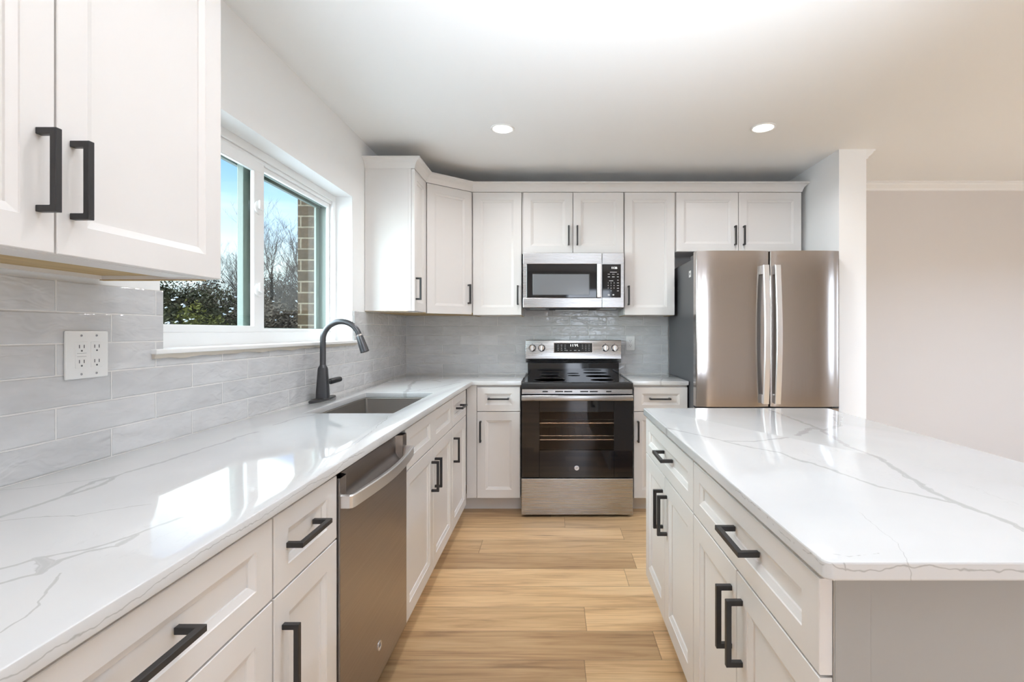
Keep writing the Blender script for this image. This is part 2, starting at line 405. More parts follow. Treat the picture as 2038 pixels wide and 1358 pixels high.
M['quartz_r'] = quartz('quartz_beside_range', [(.005, [(.74, 3.42), (.80, 3.62), (.93, 3.66)])], [(.0012, [(.76, 3.422, .905), (.81, 3.422, .909), (.9, 3.422, .898)])])

# outdoors
def brick_mat():
    m = mat('weathered_brick', (.2, .16, .13), .9, 0, .1); n = N(m)
    sx = n.new('ShaderNodeSeparateXYZ'); n.link(n.pos(), sx.inputs[0])
    u = n.math('ADD', n.math('ADD', sx.outputs[0], sx.outputs[1]), 20.0)
    cb = n.new('ShaderNodeCombineXYZ'); n.link(u, cb.inputs[0]); n.link(n.math('ADD', sx.outputs[2], 6.62), cb.inputs[1])
    br = n.new('ShaderNodeTexBrick'); n.link(cb.outputs[0], br.inputs['Vector'])
    for k_, val in (('Scale', 1.0), ('Mortar Size', .005), ('Mortar Smooth', .2), ('Brick Width', .2), ('Row Height', .0665)): br.inputs[k_].default_value = val
    br.inputs['Color1'].default_value = (.032, .022, .013, 1); br.inputs['Color2'].default_value = (.050, .033, .020, 1); br.inputs['Mortar'].default_value = (.12, .10, .075, 1)
    nz = n.noise(n.pos(), 60, 4)
    n.link(n.mix(.5, br.outputs['Color'], n.mix(1, br.outputs['Color'], n.ramp(nz, [(.3, (.55, .55, .55)), (.7, (1.5, 1.4, 1.3))]), 'MULTIPLY')), n.b.inputs['Base Color'])
    n.bump(n.math('ADD', n.math('MULTIPLY', br.outputs['Fac'], -1), n.math('MULTIPLY', nz, .6)), .6, .006)
    return m
M['brick'] = brick_mat()
m = mat('winter_ground', (.2, .18, .1), .95); n = N(m)
n.link(n.ramp(n.noise(n.pos(), 1.3, 6), [(.38, (.20, .17, .11)), (.46, (.80, .81, .83)), (.70, (.86, .87, .88))]), n.b.inputs['Base Color'])
M['ground'] = m
m = mat('bare_bark', (.12, .10, .085), .9, 0, .1); n = N(m)
n.link(n.ramp(n.noise(n.pos(), 6, 3), [(.35, (.022, .018, .016)), (.65, (.055, .047, .040))]), n.b.inputs['Base Color'])
M['bark'] = m
def leaf_mat(name, a, b_, c_):
    m = mat(name, a, .8, 0, .1); n = N(m)
    n.link(n.ramp(n.noise(n.pos(), 2.6, 5, .7), [(.3, a), (.52, b_), (.72, c_)]), n.b.inputs['Base Color'])
    return m
M['leaf_dark'] = leaf_mat('evergreen_leaf', (.008, .008, .003), (.022, .021, .008), (.060, .050, .022))
M['leaf_yel'] = leaf_mat('yellow_green_leaf', (.020, .020, .004), (.050, .048, .009), (.10, .09, .02))
M['leaf_brn'] = leaf_mat('brown_brush_leaf', (.022, .016, .011), (.050, .038, .026), (.090, .072, .052))

# ------------------------------------------------------------------ mesh builders
class B:
    """collects shapes into one bmesh, all in world coordinates"""
    def __init__(s): s.bm = bmesh.new()
    def _merge(s, t, mtx=None):
        if mtx is not None: bmesh.ops.transform(t, matrix=mtx, verts=t.verts)
        me = bpy.data.meshes.new('tmp'); t.to_mesh(me); t.free()
        s.bm.from_mesh(me); bpy.data.meshes.remove(me)
    def box(s, x0, x1, y0, y1, z0, z1, bev=0.0, seg=2, mtx=None):
        t = bmesh.new(); bmesh.ops.create_cube(t, size=1)
        for v in t.verts:
            v.co = Vector(((x0 + x1) / 2 + v.co.x * (x1 - x0), (y0 + y1) / 2 + v.co.y * (y1 - y0), (z0 + z1) / 2 + v.co.z * (z1 - z0)))
        if bev > 0: bmesh.ops.bevel(t, geom=list(t.edges), offset=bev, segments=seg, profile=.5, affect='EDGES')
        s._merge(t, mtx); return s
    def prism(s, poly, a, b_, mtx=None, bev=0.0, seg=2):
        """poly: list of (p,q); extruded from a to b_ along the third axis; mtx maps (p,q,r) to the world"""
        t = bmesh.new()
        lo = [t.verts.new((p, q, a)) for p, q in poly]; hi = [t.verts.new((p, q, b_)) for p, q in poly]
        t.faces.new(list(reversed(lo))); t.faces.new(hi)
        k_ = len(poly)
        for i in range(k_): t.faces.new((lo[i], lo[(i + 1) % k_], hi[(i + 1) % k_], hi[i]))
        bmesh.ops.recalc_face_normals(t, faces=t.faces)
        if bev > 0: bmesh.ops.bevel(t, geom=list(t.edges), offset=bev, segments=seg, profile=.5, affect='EDGES')
        s._merge(t, mtx); return s
    def loops(s, rings, cap0=True, cap1=True, closed=True):
        t = bmesh.new()
        R = [[t.verts.new(p) for p in r] for r in rings]
        for a, b_ in zip(R, R[1:]):
            k_ = len(a)
            for i in range(k_ if closed else k_ - 1):
                t.faces.new((a[i], a[(i + 1) % k_], b_[(i + 1) % k_], b_[i]))
        if cap0: t.faces.new(list(reversed(R[0])))
        if cap1: t.faces.new(R[-1])
        bmesh.ops.remove_doubles(t, verts=t.verts, dist=1e-6)
        bmesh.ops.recalc_face_normals(t, faces=t.faces)
        s._merge(t); return s
    def tube(s, pts, radii, n=16, cap=True):
        pts = [Vector(p) for p in pts]
        if not isinstance(radii, (list, tuple)): radii = [radii] * len(pts)
        rings = []; up = None
        for i, p in enumerate(pts):
            d = (pts[min(i + 1, len(pts) - 1)] - pts[max(i - 1, 0)]).normalized()
            if up is None:
                up = Vector((0, 0, 1)) if abs(d.z) < .9 else Vector((1, 0, 0))
            x = d.cross(up).normalized(); y = x.cross(d).normalized(); up = y
            rings.append([p + (x * math.cos(2 * math.pi * j / n) + y * math.sin(2 * math.pi * j / n)) * radii[i] for j in range(n)])
        return s.loops(rings, cap, cap)
    def lathe(s, prof, origin, axis=(0, 0, 1), n=32):
        """prof: list of (radius, height along the axis)"""
        a = Vector(axis).normalized(); u = a.orthogonal().normalized(); v = a.cross(u); o = Vector(origin)
        rings = [[o + a * h + (u * math.cos(2 * math.pi * j / n) + v * math.sin(2 * math.pi * j / n)) * max(r, 1e-5) for j in range(n)] for r, h in prof]
        return s.loops(rings, True, True)
    def grid(s, fn, nu, nv):
        t = bmesh.new()
        V = [[t.verts.new(fn(i / nu, j / nv)) for j in range(nv + 1)] for i in range(nu + 1)]
        for i in range(nu):
            for j in range(nv): t.faces.new((V[i][j], V[i + 1][j], V[i + 1][j + 1], V[i][j + 1]))
        s._merge(t); return s

LOC = {}
def link(name, bl, material, parent=None, label=None, smooth=True):
    me = bpy.data.meshes.new(name)
    off = LOC.get(parent.name, Vector()) if parent else Vector()
    bmesh.ops.translate(bl.bm, vec=-off, verts=bl.bm.verts)
    bl.bm.to_mesh(me); bl.bm.free()
    me.materials.append(M[material] if isinstance(material, str) else material)
    if smooth:
        me.polygons.foreach_set('use_smooth', [True] * len(me.polygons))
        me.set_sharp_from_angle(angle=math.radians(17))
    o = bpy.data.objects.new(name, me); C.objects.link(o)
    if parent: o.parent = parent
    LOC[o.name] = off
    if label: o['label'] = label
    return o
def thing(name, loc, label, cat, group=None):
    o = bpy.data.objects.new(name, None); C.objects.link(o)
    o.location = loc; o.empty_display_size = .05
    LOC[o.name] = Vector(loc)
    o['label'] = label; o['category'] = cat
    if group: o['group'] = group
    return o
def tag(o, label, cat, group=None, kind=None):
    o['label'] = label; o['category'] = cat
    if group: o['group'] = group
    if kind: o['kind'] = kind
    return o
def struct(name, bl, material, parent=None):
    o = link(name, bl, material, parent)
    if not parent: o['kind'] = 'structure'
    return o
def text(name, s, size, loc, facing, material, parent, extrude=.0003, shear=0.0, sx=1.0):
    cu = bpy.data.curves.new(name, 'FONT'); cu.body = s; cu.size = size; cu.align_x = 'CENTER'; cu.align_y = 'CENTER'
    cu.extrude = extrude; cu.shear = shear; cu.materials.append(M[material]); cu.resolution_u = 3
    tmp = bpy.data.objects.new(name + '_curve', cu); C.objects.link(tmp)
    me = bpy.data.meshes.new_from_object(tmp.evaluated_get(bpy.context.evaluated_depsgraph_get()))
    bpy.data.objects.remove(tmp); me.name = name
    o = bpy.data.objects.new(name, me); C.objects.link(o)
    o.parent = parent; o.location = Vector(loc) - LOC.get(parent.name, Vector())
    o.rotation_euler = (math.radians(90), 0, 0 if facing == '-y' else math.radians(90))
    o.scale = (sx, 1, 1)
    LOC[o.name] = Vector(loc)
    return o

class Fr:
    """a cabinet run: origin on the door-front plane, u along the run, o outwards, z up"""
    def __init__(s, org, u, o): s.p = Vector(org); s.u = Vector(u); s.o = Vector(o)
    def __call__(s, u, o, z): return s.p + s.u * u + s.o * o + Vector((0, 0, z))
    def mtx(s):
        return Matrix(((s.u.x, s.o.x, 0, s.p.x), (s.u.y, s.o.y, 0, s.p.y), (0, 0, 1, s.p.z), (0, 0, 0, 1)))
    def box(s, bl, u0, u1, o0, o1, z0, z1, bev=0.0, seg=2):
        bl.box(u0, u1, o0, o1, z0, z1, bev, seg, s.mtx())
        return bl
def fix(bl):
    bmesh.ops.recalc_face_normals(bl.bm, faces=bl.bm.faces); return bl

def shaker(fr, u0, u1, z0, z1, m=.058, mz=None, bev=.016, thick=.020, cells=1, rec=.0075):
    """door or drawer front: flat frame, sloped inner moulding, recessed flat panel"""
    mz = m if mz is None else mz
    bl = B(); rings = []
    def ring(l, r, bt, tp, o, a, b_): return [fr(a + l, o, z0 + bt), fr(b_ - r, o, z0 + bt), fr(b_ - r, o, z1 - tp), fr(a + l, o, z1 - tp)]
    e_ = .0014
    for c in range(cells):
        a = u0 + (u1 - u0) * c / cells; b_ = u0 + (u1 - u0) * (c + 1) / cells
        L = 1 if c == 0 else 0; R = 1 if c == cells - 1 else 0
        r = [ring(0, 0, 0, 0, -thick, a, b_), ring(0, 0, 0, 0, -e_, a, b_), ring(e_ * L, e_ * R, e_, e_, 0, a, b_),
             ring(m, m, mz, mz, 0, a, b_), ring(m + .0012, m + .0012, mz + .0012, mz + .0012, -.0024, a, b_),
             ring(m + bev, m + bev, mz + bev, mz + bev, -rec, a, b_), ring(m + bev + .0008, m + bev + .0008, mz + bev + .0008, mz + bev + .0008, -rec - .0036, a, b_)]
        bl.loops(r)
    return fix(bl)
def pull(fr, u, z, vertical, length=.145, proj=.036, t=.0115, base=0.0):
    """square bar pull with a post flush with each end"""
    h = length / 2; bl = B()
    poly = [(-h, base), (-h, proj), (h, proj), (h, base), (h - t, base), (h - t, proj - t), (-h + t, proj - t), (-h + t, base)]
    m0 = fr.mtx()
    if vertical: mt = m0 @ Matrix(((0, 0, 1, u), (0, 1, 0, 0), (1, 0, 0, z), (0, 0, 0, 1)))
    else: mt = m0 @ Matrix(((1, 0, 0, u), (0, 1, 0, 0), (0, 0, 1, z), (0, 0, 0, 1)))
    bl.prism(poly, -t / 2, t / 2, mt, .0009, 1)
    return fix(bl)

def carcass(fr, u0, u1, depth, z0, z1, open_top=False):
    bl = B(); t = .018
    fr.box(bl, u0, u0 + t, -depth, -.040, z0, z1); fr.box(bl, u1 - t, u1, -depth, -.040, z0, z1)
    fr.box(bl, u0 + t, u1 - t, -depth, -depth + .008, z0, z1)
    fr.box(bl, u0 + t, u1 - t, -depth + .008, -.040, z0, z0 + t)
    if not open_top: fr.box(bl, u0 + t, u1 - t, -depth + .008, -.040, z1 - t, z1)
    fr.box(bl, u0, u1, -.040, -.0215, z0, z1, .0008, 1)
    return fix(bl)

G = .0022
def base_cabinet(fr, u0, u1, label, drawers, doors, handles, zb=.105, zg=.7035, zt=.871, top=.8855, depth=.60, cells=1, toe=(0, 0), open_top=False, group=None, ends=()):
    """drawers/doors: list of (ua, ub); handles: dict index -> (u, z) lists"""
    root = thing('base_cabinet', fr((u0 + u1) / 2, -depth / 2, 0), label, 'cabinet', group)
    link('carcass', carcass(fr, u0, u1, depth, zb, top, open_top), 'cab', root)
    if toe:
        bl = B(); fr.box(bl, u0 - toe[0], u1 + toe[1], -.115, -.097, .0, zb); link('toe_kick', fix(bl), 'cab', root)
    for i, (a, b_) in enumerate(drawers):
        fr_name = 'drawer_front' if handles.get(('d', i)) else 'false_front'
        d = link(fr_name, shaker(fr, a + G, b_ - G, zg + G, zt, .055, .044, .014, cells=cells), 'cab', root)
        if handles.get(('d', i)): hu, hz = handles[('d', i)]; link('handle', pull(fr, hu, hz, False, base=-.0085), 'black', d)
    for i, (a, b_) in enumerate(doors):
        d = link('door', shaker(fr, a + G, b_ - G, zb + .002, zg - G), 'cab', root)
        if handles.get(('o', i)): hu, hz = handles[('o', i)]; link('handle', pull(fr, hu, hz, True), 'black', d)
    for k_, bl, mt_ in ends: link(k_, bl, mt_, root)
    return root

def wall_cabinet(fr, u0, u1, z0, z1, depth, label, doors, handles, cat='cabinet', raw=True):
    root = thing('wall_cabinet', fr((u0 + u1) / 2, -depth / 2, z0), label, 'cabinet')
    bl = B(); t = .016
    fr.box(bl, u0, u0 + t, -depth, -.040, z0, z1); fr.box(bl, u1 - t, u1, -depth, -.040, z0, z1)
    fr.box(bl, u0 + t, u1 - t, -depth, -depth + .006, z0, z1); fr.box(bl, u0 + t, u1 - t, -depth + .006, -.040, z1 - t, z1)
    fr.box(bl, u0, u1, -.040, -.0215, z0, z1, .0008, 1)
    link('carcass', fix(bl), 'cab', root)
    bl = B(); fr.box(bl, u0 + t, u1 - t, -.130, -.040, z0 + .004, z0 + .028); link('bottom_rail', fix(bl), 'cab', root)
    bl = B(); fr.box(bl, u0 + t, u1 - t, -depth + .006, -.130, z0 + .010, z0 + .028)
    fr.box(bl, u0 + .001, u0 + t - .001, -depth, -.041, z0 - .0025, z0 - .0002); fr.box(bl, u1 - t + .001, u1 - .001, -depth, -.041, z0 - .0025, z0 - .0002)
    link('underside', fix(bl), 'rawwood' if raw else 'cab', root, 'bare plywood underside' if raw else None)
    for i, (a, b_) in enumerate(doors):
        d = link('door', shaker(fr, a + G, b_ - G, z0 + .001, z1 - .003), 'cab', root)
        if i in handles: hu, hz = handles[i]; link('handle', pull(fr, hu, hz, True), 'black', d)
    return root

# ------------------------------------------------------------------ the room
XW, YW, CZ = -1.209, 4.082, 2.470
XL, YB, XI = -.575, 3.434, .412
XR, YR = 5.2, -2.75
WY0, WY1, WZ0, WZ1 = 1.533, 3.002, 1.187, 2.068
WT = 1.410
struct('floor', B().box(-1.42, XR + .1, YR - .1, YW + .1, -.05, 0), 'floor')
struct('ceiling', B().box(-1.54, XR + 2.2, YR - .1, YW + .2, CZ, CZ + .12), 'ceil')  # slab extended past the right wall as an unseen overhang blocking the sun
bl = B()
bl.box(-WT, XW, YR - .1, WY0, 0, CZ); bl.box(-WT, XW, WY1, YW + .1, 0, CZ)
bl.box(-WT, XW, WY0, WY1, 0, WZ0); bl.box(-WT, XW, WY0, WY1, WZ1, CZ)
struct('wall_left', bl, 'wall')
struct('wall_back', B().box(XW, 1.99, YW, YW + .12, 0, CZ), 'wall')
struct('wall_dining_back', B().box(1.99, XR, YW - .012, YW + .12, 0, CZ), 'beige')
struct('wall_partition', B().box(1.905, 2.086, 3.316, YW - .012, 0, CZ), 'wall')
bl = B(); bl.box(XR, XR + .1, YR - .1, -.42, 0, CZ); bl.box(XR, XR + .1, .52, YW + .1, 0, CZ); bl.box(XR, XR + .1, -.42, .52, 0, .62); bl.box(XR, XR + .1, -.42, .52, 2.08, CZ)
struct('wall_right', bl, 'beige')
bl = B()
bl.box(-1.209, .25, YR - .1, YR, 0, CZ); bl.box(.25, 1.20, YR - .1, YR, 2.15, CZ); bl.box(1.20, XR, YR - .1, YR, 0, CZ)
struct('wall_rear', bl, 'wall')
# crown in the dining room, and where it runs up the far side of the partition
def crown_profile(bl, p0, p1, out, z1, prof):
    p0 = Vector(p0); p1 = Vector(p1); out = Vector(out)
    bl.loops([[p0 + out * o + Vector((0, 0, z1 - d)) for o, d in prof], [p1 + out * o + Vector((0, 0, z1 - d)) for o, d in prof]])
PR = [(0, 0), (.062, 0), (.062, .008), (.050, .014), (.044, .026), (.026, .042), (.016, .050), (.012, .062), (0, .066)]
bl = B(); crown_profile(bl, (2.086, YW - .012, 0), (XR, YW - .012, 0), (0, -1, 0), CZ, PR); struct('trim_1', fix(bl), 'trim')
bl = B(); crown_profile(bl, (2.086, 3.316, 0), (2.086, YW - .08, 0), (1, 0, 0), CZ, PR); struct('trim_2', fix(bl), 'trim')
bl = B(); bl.box(2.09, XR, YW - .026, YW - .012, 0, .11, .003); struct('baseboard_back', bl, 'trim')
# rear glass doors and dining window behind the camera (seen only in reflections)
bl = B()
for x in (.25, 1.14): bl.box(x, x + .06, YR - .08, YR - .02, .02, 2.15)
bl.box(.25, 1.2, YR - .08, YR - .02, 2.09, 2.15); bl.box(.25, 1.2, YR - .08, YR - .02, 0, .05)
struct('door_1', bl, 'vinyl')
bl = B()
for y in (-.42, .46): bl.box(XR + .02, XR + .08, y, y + .06, .62, 2.08)
bl.box(XR + .02, XR + .08, -.42, .52, 2.02, 2.08); bl.box(XR + .02, XR + .08, -.42, .52, .62, .68)
struct('window_2', bl, 'vinyl')

# tile backsplash
TX, TY = XW + .007, YW - .007
TT = .914 + 6 * .0778
bl = B()
bl.box(XW + .0004, TX, -.3, WY0 + .004, .914, TT); bl.box(XW + .0004, TX, WY0 + .004, WY1 + .012, .914, 1.186); bl.box(XW + .0004, TX, WY1 + .012, YW - .0004, .914, TT)
struct('wall_tile_left', bl, 'tile_l')
bl = B(); bl.box(TX, .942, TY, YW - .0004, .914, TT + .05); struct('wall_tile_back', bl, 'tile_b')

# ------------------------------------------------------------------ the window
wroot = bpy.data.objects.new('window_1', None); C.objects.link(wroot); wroot['kind'] = 'structure'
wroot.location = (-1.33, 2.27, WZ0); LOC[wroot.name] = Vector(wroot.location)
FX = -1.308                                             # inner face of the vinyl frame
GB, GT = 1.276, 1.990
bl = B()
bl.box(-1.346, FX, WY0, WY1, WZ0, 1.252, .002, 1); bl.box(-1.346, FX, WY0, WY1, 2.030, WZ1, .002, 1)
bl.box(-1.346, FX, WY0, WY0 + .034, 1.252, 2.030, .002, 1); bl.box(-1.346, FX, WY1 - .034, WY1, 1.252, 2.030, .002, 1)
bl.box(-1.340, FX - .008, WY0 + .034, WY1 - .034, 2.014, 2.030, .002, 1)
struct('window_frame', bl, 'vinyl', wroot)
bl = B()
bl.box(-1.404, -1.3465, WY0, WY1, WZ0, 1.252, .002, 1); bl.box(-1.404, -1.3465, WY0, WY1, 2.030, WZ1, .002, 1)
bl.box(-1.404, -1.3465, WY0, WY0 + .034, 1.252, 2.030, .002, 1); bl.box(-1.404, -1.3465, WY1 - .034, WY1, 1.252, 2.030, .002, 1)
bl.box(-1.404, -1.372, WY0 + .034, WY1 - .034, 1.252, 1.270, .001, 1); bl.box(-1.404, -1.385, WY0 + .034, WY1 - .034, 1.985, 2.031, .001, 1)
bl.box(-1.404, -1.392, 2.930, WY1 - .034, 1.252, 2.031, .001, 1)
struct('exterior_frame', bl, 'vinyl_out', wroot)
# fixed sash at the far side
bl = B()
bl.box(-1.346, -1.330, 2.232, 2.966, 1.252, GB - .006, .002, 1); bl.box(-1.346, -1.330, 2.232, 2.966, GT, 2.014, .002, 1)
bl.box(-1.346, -1.330, 2.954, 2.966, GB - .006, GT, .002, 1); bl.box(-1.346, -1.330, 2.215, 2.262, GB - .006, GT, .002, 1)
struct('window_sash', bl, 'vinyl', wroot)
bl = B(); bl.box(-1.374, -1.3462, 2.168, 2.250, 1.253, 2.013, .002, 1); bl.box(-1.3655, -1.3462, 2.250, 2.966, 1.253, GB - .004, .002, 1); bl.box(-1.3655, -1.3462, 2.250, 2.966, GT, 2.013, .002, 1)
struct('exterior_frame', bl, 'vinyl_out', wroot)
struct('window_pane', B().box(-1.3455, -1.3415, 2.255, 2.957, GB - .01, GT + .004), 'glass', wroot)
# sliding sash at the near side, in front
bl = B()
bl.box(-1.328, FX - .002, 1.567, 2.262, 1.252, GB + .004, .002, 1); bl.box(-1.328, FX - .002, 1.567, 2.262, 1.962, 2.014, .002, 1)
bl.box(-1.328, FX - .002, 1.567, 1.605, GB, 1.965, .002, 1); bl.box(-1.328, FX - .002, 2.184, 2.262, GB, 1.965, .003, 1)
sash2 = struct('window_sash', bl, 'vinyl', wroot)
struct('window_pane', B().box(-1.321, -1.317, 1.60, 2.19, GB, 1.966), 'glass', wroot)
for z in (1.440, 1.805):
    bl = B(); bl.lathe([(.030, 0), (.030, .006), (.024, .010), (.012, .013), (.012, .020), (0, .021)], (FX - .002, 2.215, z), (1, 0, 0), 24)
    bl.box(FX + .010, FX + .018, 2.195, 2.222, z - .008, z + .030, .003)
    struct('window_latch', bl, 'vinyl', wroot)
# exterior brick around the opening
bl = B()
for (y0, y1, z0, z1) in ((-3, WY0 - .03, -1, 3.2), (WY1 + .035, 7.5, -1, 3.2), (WY0 - .03, WY1 + .035, -1, WZ0 - .06), (WY0 - .03, WY1 + .035, WZ1 + .055, 3.2)):
    bl.box(-1.555, -WT - .001, y0, y1, z0, z1)
struct('wall_exterior', bl, 'brick')
# stool and its ragged caulk line
bl = B(); bl.box(-1.306, -1.183, WY0 - .045, WY1 + .035, WZ0 - .0005, 1.2015, .003)
bl.bm.verts.ensure_lookup_table()
sill = struct('trim_3', bl, 'trim')
bl = B(); rr = random.Random(4); pts = []
ny = 90
rings = []
for i in range(ny + 1):
    y = WY0 - .04 + (WY1 - WY0 + .07) * i / ny
    d = .012 + .007 * noise.noise(Vector((y * 9, 3, 1))) + .002 * rr.random()
    x1 = -1.1895 + .003 * noise.noise(Vector((y * 14, 7, 2)))
    rings.append([(-1.2025, y, WZ0 - .0007), (x1, y, WZ0 - .0007), (x1 - .004, y, WZ0 - d), (-1.2025, y, WZ0 - d - .002)])
bl.loops(rings)
struct('trim_4', fix(bl), 'caulk')

# ------------------------------------------------------------------ base cabinets
FL = Fr((XL, 0, 0), (0, 1, 0), (1, 0, 0)); FB = Fr((0, YB, 0), (1, 0, 0), (0, -1, 0)); FI = Fr((XI, 0, 0), (0, 1, 0), (-1, 0, 0))
base_cabinet(FL, .360, 1.024, 'wide off-white base cabinet with long drawer over two doors, nearest on the window side',
    [(.360, 1.024)], [(.360, .692), (.692, 1.024)], {('d', 0): (.705, .793), ('o', 0): (.655, .56), ('o', 1): (.729, .56)})
base_cabinet(FL, 1.026, 1.328, 'narrow off-white base cabinet with drawer and door, beside the near edge of the dishwasher',
    [(1.026, 1.328)], [(1.026, 1.328)], {('d', 0): (1.147, .793), ('o', 0): (1.062, .56)})
base_cabinet(FL, 1.941, 2.851, 'off-white sink base cabinet with handleless twin-panel front over two doors',
    [(1.941, 2.851)], [(1.941, 2.396), (2.396, 2.851)], {('o', 0): (2.362, .568), ('o', 1): (2.430, .568)}, cells=2, open_top=True)
base_cabinet(FL, 2.853, 3.300, 'off-white base cabinet with drawer and door between sink base and room corner',
    [(2.853, 3.300)], [(2.853, 3.300)], {('d', 0): (3.070, .793), ('o', 0): (2.890, .568)}, depth=.60, toe=(0, .16))
fl = B(); FB.box(fl, -.5945, -.5255, -.040, -.003, .107, .885, .001, 1)
base_cabinet(FB, -.5255, -.2240, 'off-white base cabinet with drawer and door left of the range',
    [(-.525, -.2240)], [(-.525, -.2240)], {('d', 0): (-.374, .793), ('o', 0): (-.497, .568)}, toe=(.148, 0), ends=(('filler_strip', fix(fl), 'cab'),))
base_cabinet(FB, .556, .930, 'off-white base cabinet with drawer and door between range and refrigerator',
    [(.556, .930)], [(.556, .930)], {('d', 0): (.737, .793), ('o', 0): (.586, .568)})
# corner void behind the two runs: toe kick continues
# island
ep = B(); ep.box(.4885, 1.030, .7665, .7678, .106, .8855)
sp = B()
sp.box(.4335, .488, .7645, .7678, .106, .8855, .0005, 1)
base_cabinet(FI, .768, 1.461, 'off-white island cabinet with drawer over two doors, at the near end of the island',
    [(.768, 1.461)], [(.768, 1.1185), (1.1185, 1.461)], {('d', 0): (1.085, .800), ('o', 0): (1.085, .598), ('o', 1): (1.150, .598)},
    zb=.178, zg=.721, zt=.8725, depth=.62, ends=(('end_stile', sp, 'cab_end_shade'), ('end_panel', ep, 'cab_end_shade')))
base_cabinet(FI, 1.463, 2.205, 'off-white island cabinet with drawer over two doors, at the range end of the island',
    [(1.463, 2.205)], [(1.463, 1.834), (1.834, 2.205)], {('d', 0): (1.815, .800), ('o', 0): (1.800, .590), ('o', 1): (1.868, .590)},
    zb=.178, zg=.721, zt=.8725, depth=.62)

# ------------------------------------------------------------------ countertops
SZ0, SZ1 = .886, .914
SKX0, SKX1, SKY0, SKY1 = -1.045, -.668, 2.080, 2.782
CE = -.5557; CF = 3.4226
bl = B()
def slab(parts, outline_bevel=.003):
    bl = B()
    t = bmesh.new()
    xs = sorted({p for q in parts for p in q[:2]}); ys = sorted({p for q in parts for p in q[2:]})
    cells = set()
    for i in range(len(xs) - 1):
        for j in range(len(ys) - 1):
            cx = (xs[i] + xs[i + 1]) / 2; cy = (ys[j] + ys[j + 1]) / 2
            if any(q[0] < cx < q[1] and q[2] < cy < q[3] for q in parts): cells.add((i, j))
    vs = {}
    def V(i, j, z):
        k_ = (i, j, z)
        if k_ not in vs: vs[k_] = t.verts.new((xs[i], ys[j], z))
        return vs[k_]
    for i, j in cells:
        t.faces.new((V(i, j, SZ1), V(i + 1, j, SZ1), V(i + 1, j + 1, SZ1), V(i, j + 1, SZ1)))
        t.faces.new((V(i, j, SZ0), V(i, j + 1, SZ0), V(i + 1, j + 1, SZ0), V(i + 1, j, SZ0)))
        for di, dj, a, b_ in ((-1, 0, (i, j), (i, j + 1)), (1, 0, (i + 1, j + 1), (i + 1, j)), (0, -1, (i + 1, j), (i, j)), (0, 1, (i, j + 1), (i + 1, j + 1))):
            if (i + di, j + dj) not in cells: t.faces.new((V(*a, SZ0), V(*b_, SZ0), V(*b_, SZ1), V(*a, SZ1)))
    bmesh.ops.recalc_face_normals(t, faces=t.faces)
    bmesh.ops.dissolve_limit(t, angle_limit=.01, verts=t.verts, edges=t.edges)
    sharp = [e_ for e_ in t.edges if len(e_.link_faces) == 2 and e_.calc_face_angle(0) > .5]
    bmesh.ops.bevel(t, geom=sharp, offset=outline_bevel, segments=3, profile=.5, affect='EDGES')
    bl._merge(t); return bl
E0 = .30
parts = [(XW + .0002, SKX0, E0, 3.60), (SKX0, SKX1, E0, SKY0), (SKX0, SKX1, SKY1, 3.60), (SKX1, CE, E0, 3.60),
         (XW + .0002, -.2165, CF, YW - .0002)]
ct = link('countertop', slab(parts), 'quartz_l')
tag(ct, 'L-shaped white quartz countertop with grey veins, holding the sink under the window', 'countertop')
ct = link('countertop', slab([(.545, .934, CF, YW - .0002)]), 'quartz_r')
tag(ct, 'short white quartz countertop between range and refrigerator', 'countertop')
bl = B()
ix0, ix1, iy0, iy1 = .402, 1.224, .735, 2.222
def rrect(x0, x1, y0, y1, r, n_=6):
    out = []
    for cx, cy, a0 in ((x1 - r, y1 - r, 0), (x0 + r, y1 - r, 90), (x0 + r, y0 + r, 180), (x1 - r, y0 + r, 270)):
        for k_ in range(n_ + 1):
            a = math.radians(a0 + 90 * k_ / n_); out.append((cx + r * math.cos(a), cy + r * math.sin(a)))
    return out
rings = []
for ins, z in ((.003, SZ0), (.0008, SZ0 + .0008), (0, SZ0 + .003), (0, SZ1 - .003), (.0008, SZ1 - .0008), (.003, SZ1)):
    rings.append([(x, y, z) for x, y in rrect(ix0 + ins, ix1 - ins, iy0 + ins, iy1 - ins, .014)])
bl.loops(rings)
ct = link('countertop', fix(bl), 'quartz_i')
tag(ct, 'big white quartz island top with branching grey veins', 'countertop')

# ------------------------------------------------------------------ sink and faucet
sroot = thing('sink', ((SKX0 + SKX1) / 2, (SKY0 + SKY1) / 2, .66), 'stainless undermount sink sunk in the countertop below the window', 'sink')
bl = B(); rings = []
o_ = .004
for ins, z in ((-.018, SZ0 - .0012), (o_ - .006, SZ0 - .0012), (o_ - .004, SZ0 - .004), (.006, .70), (.012, .682), (.030, .672), (.16, .668)):
    rings.append([(x, y, z) for x, y in rrect(SKX0 + ins, SKX1 - ins, SKY0 + ins, SKY1 - ins, .012 if ins < .02 else .03)])
bl.loops(rings, False, True)
link('basin', fix(bl), 'steel_sink', sroot)
bl = B(); bl.lathe([(.045, 0), (.045, .003), (.038, .004), (.034, .001), (0, .001)], ((SKX0 + SKX1) / 2, (SKY0 + SKY1) / 2, .6685))
link('drain', bl, 'chrome', sroot)

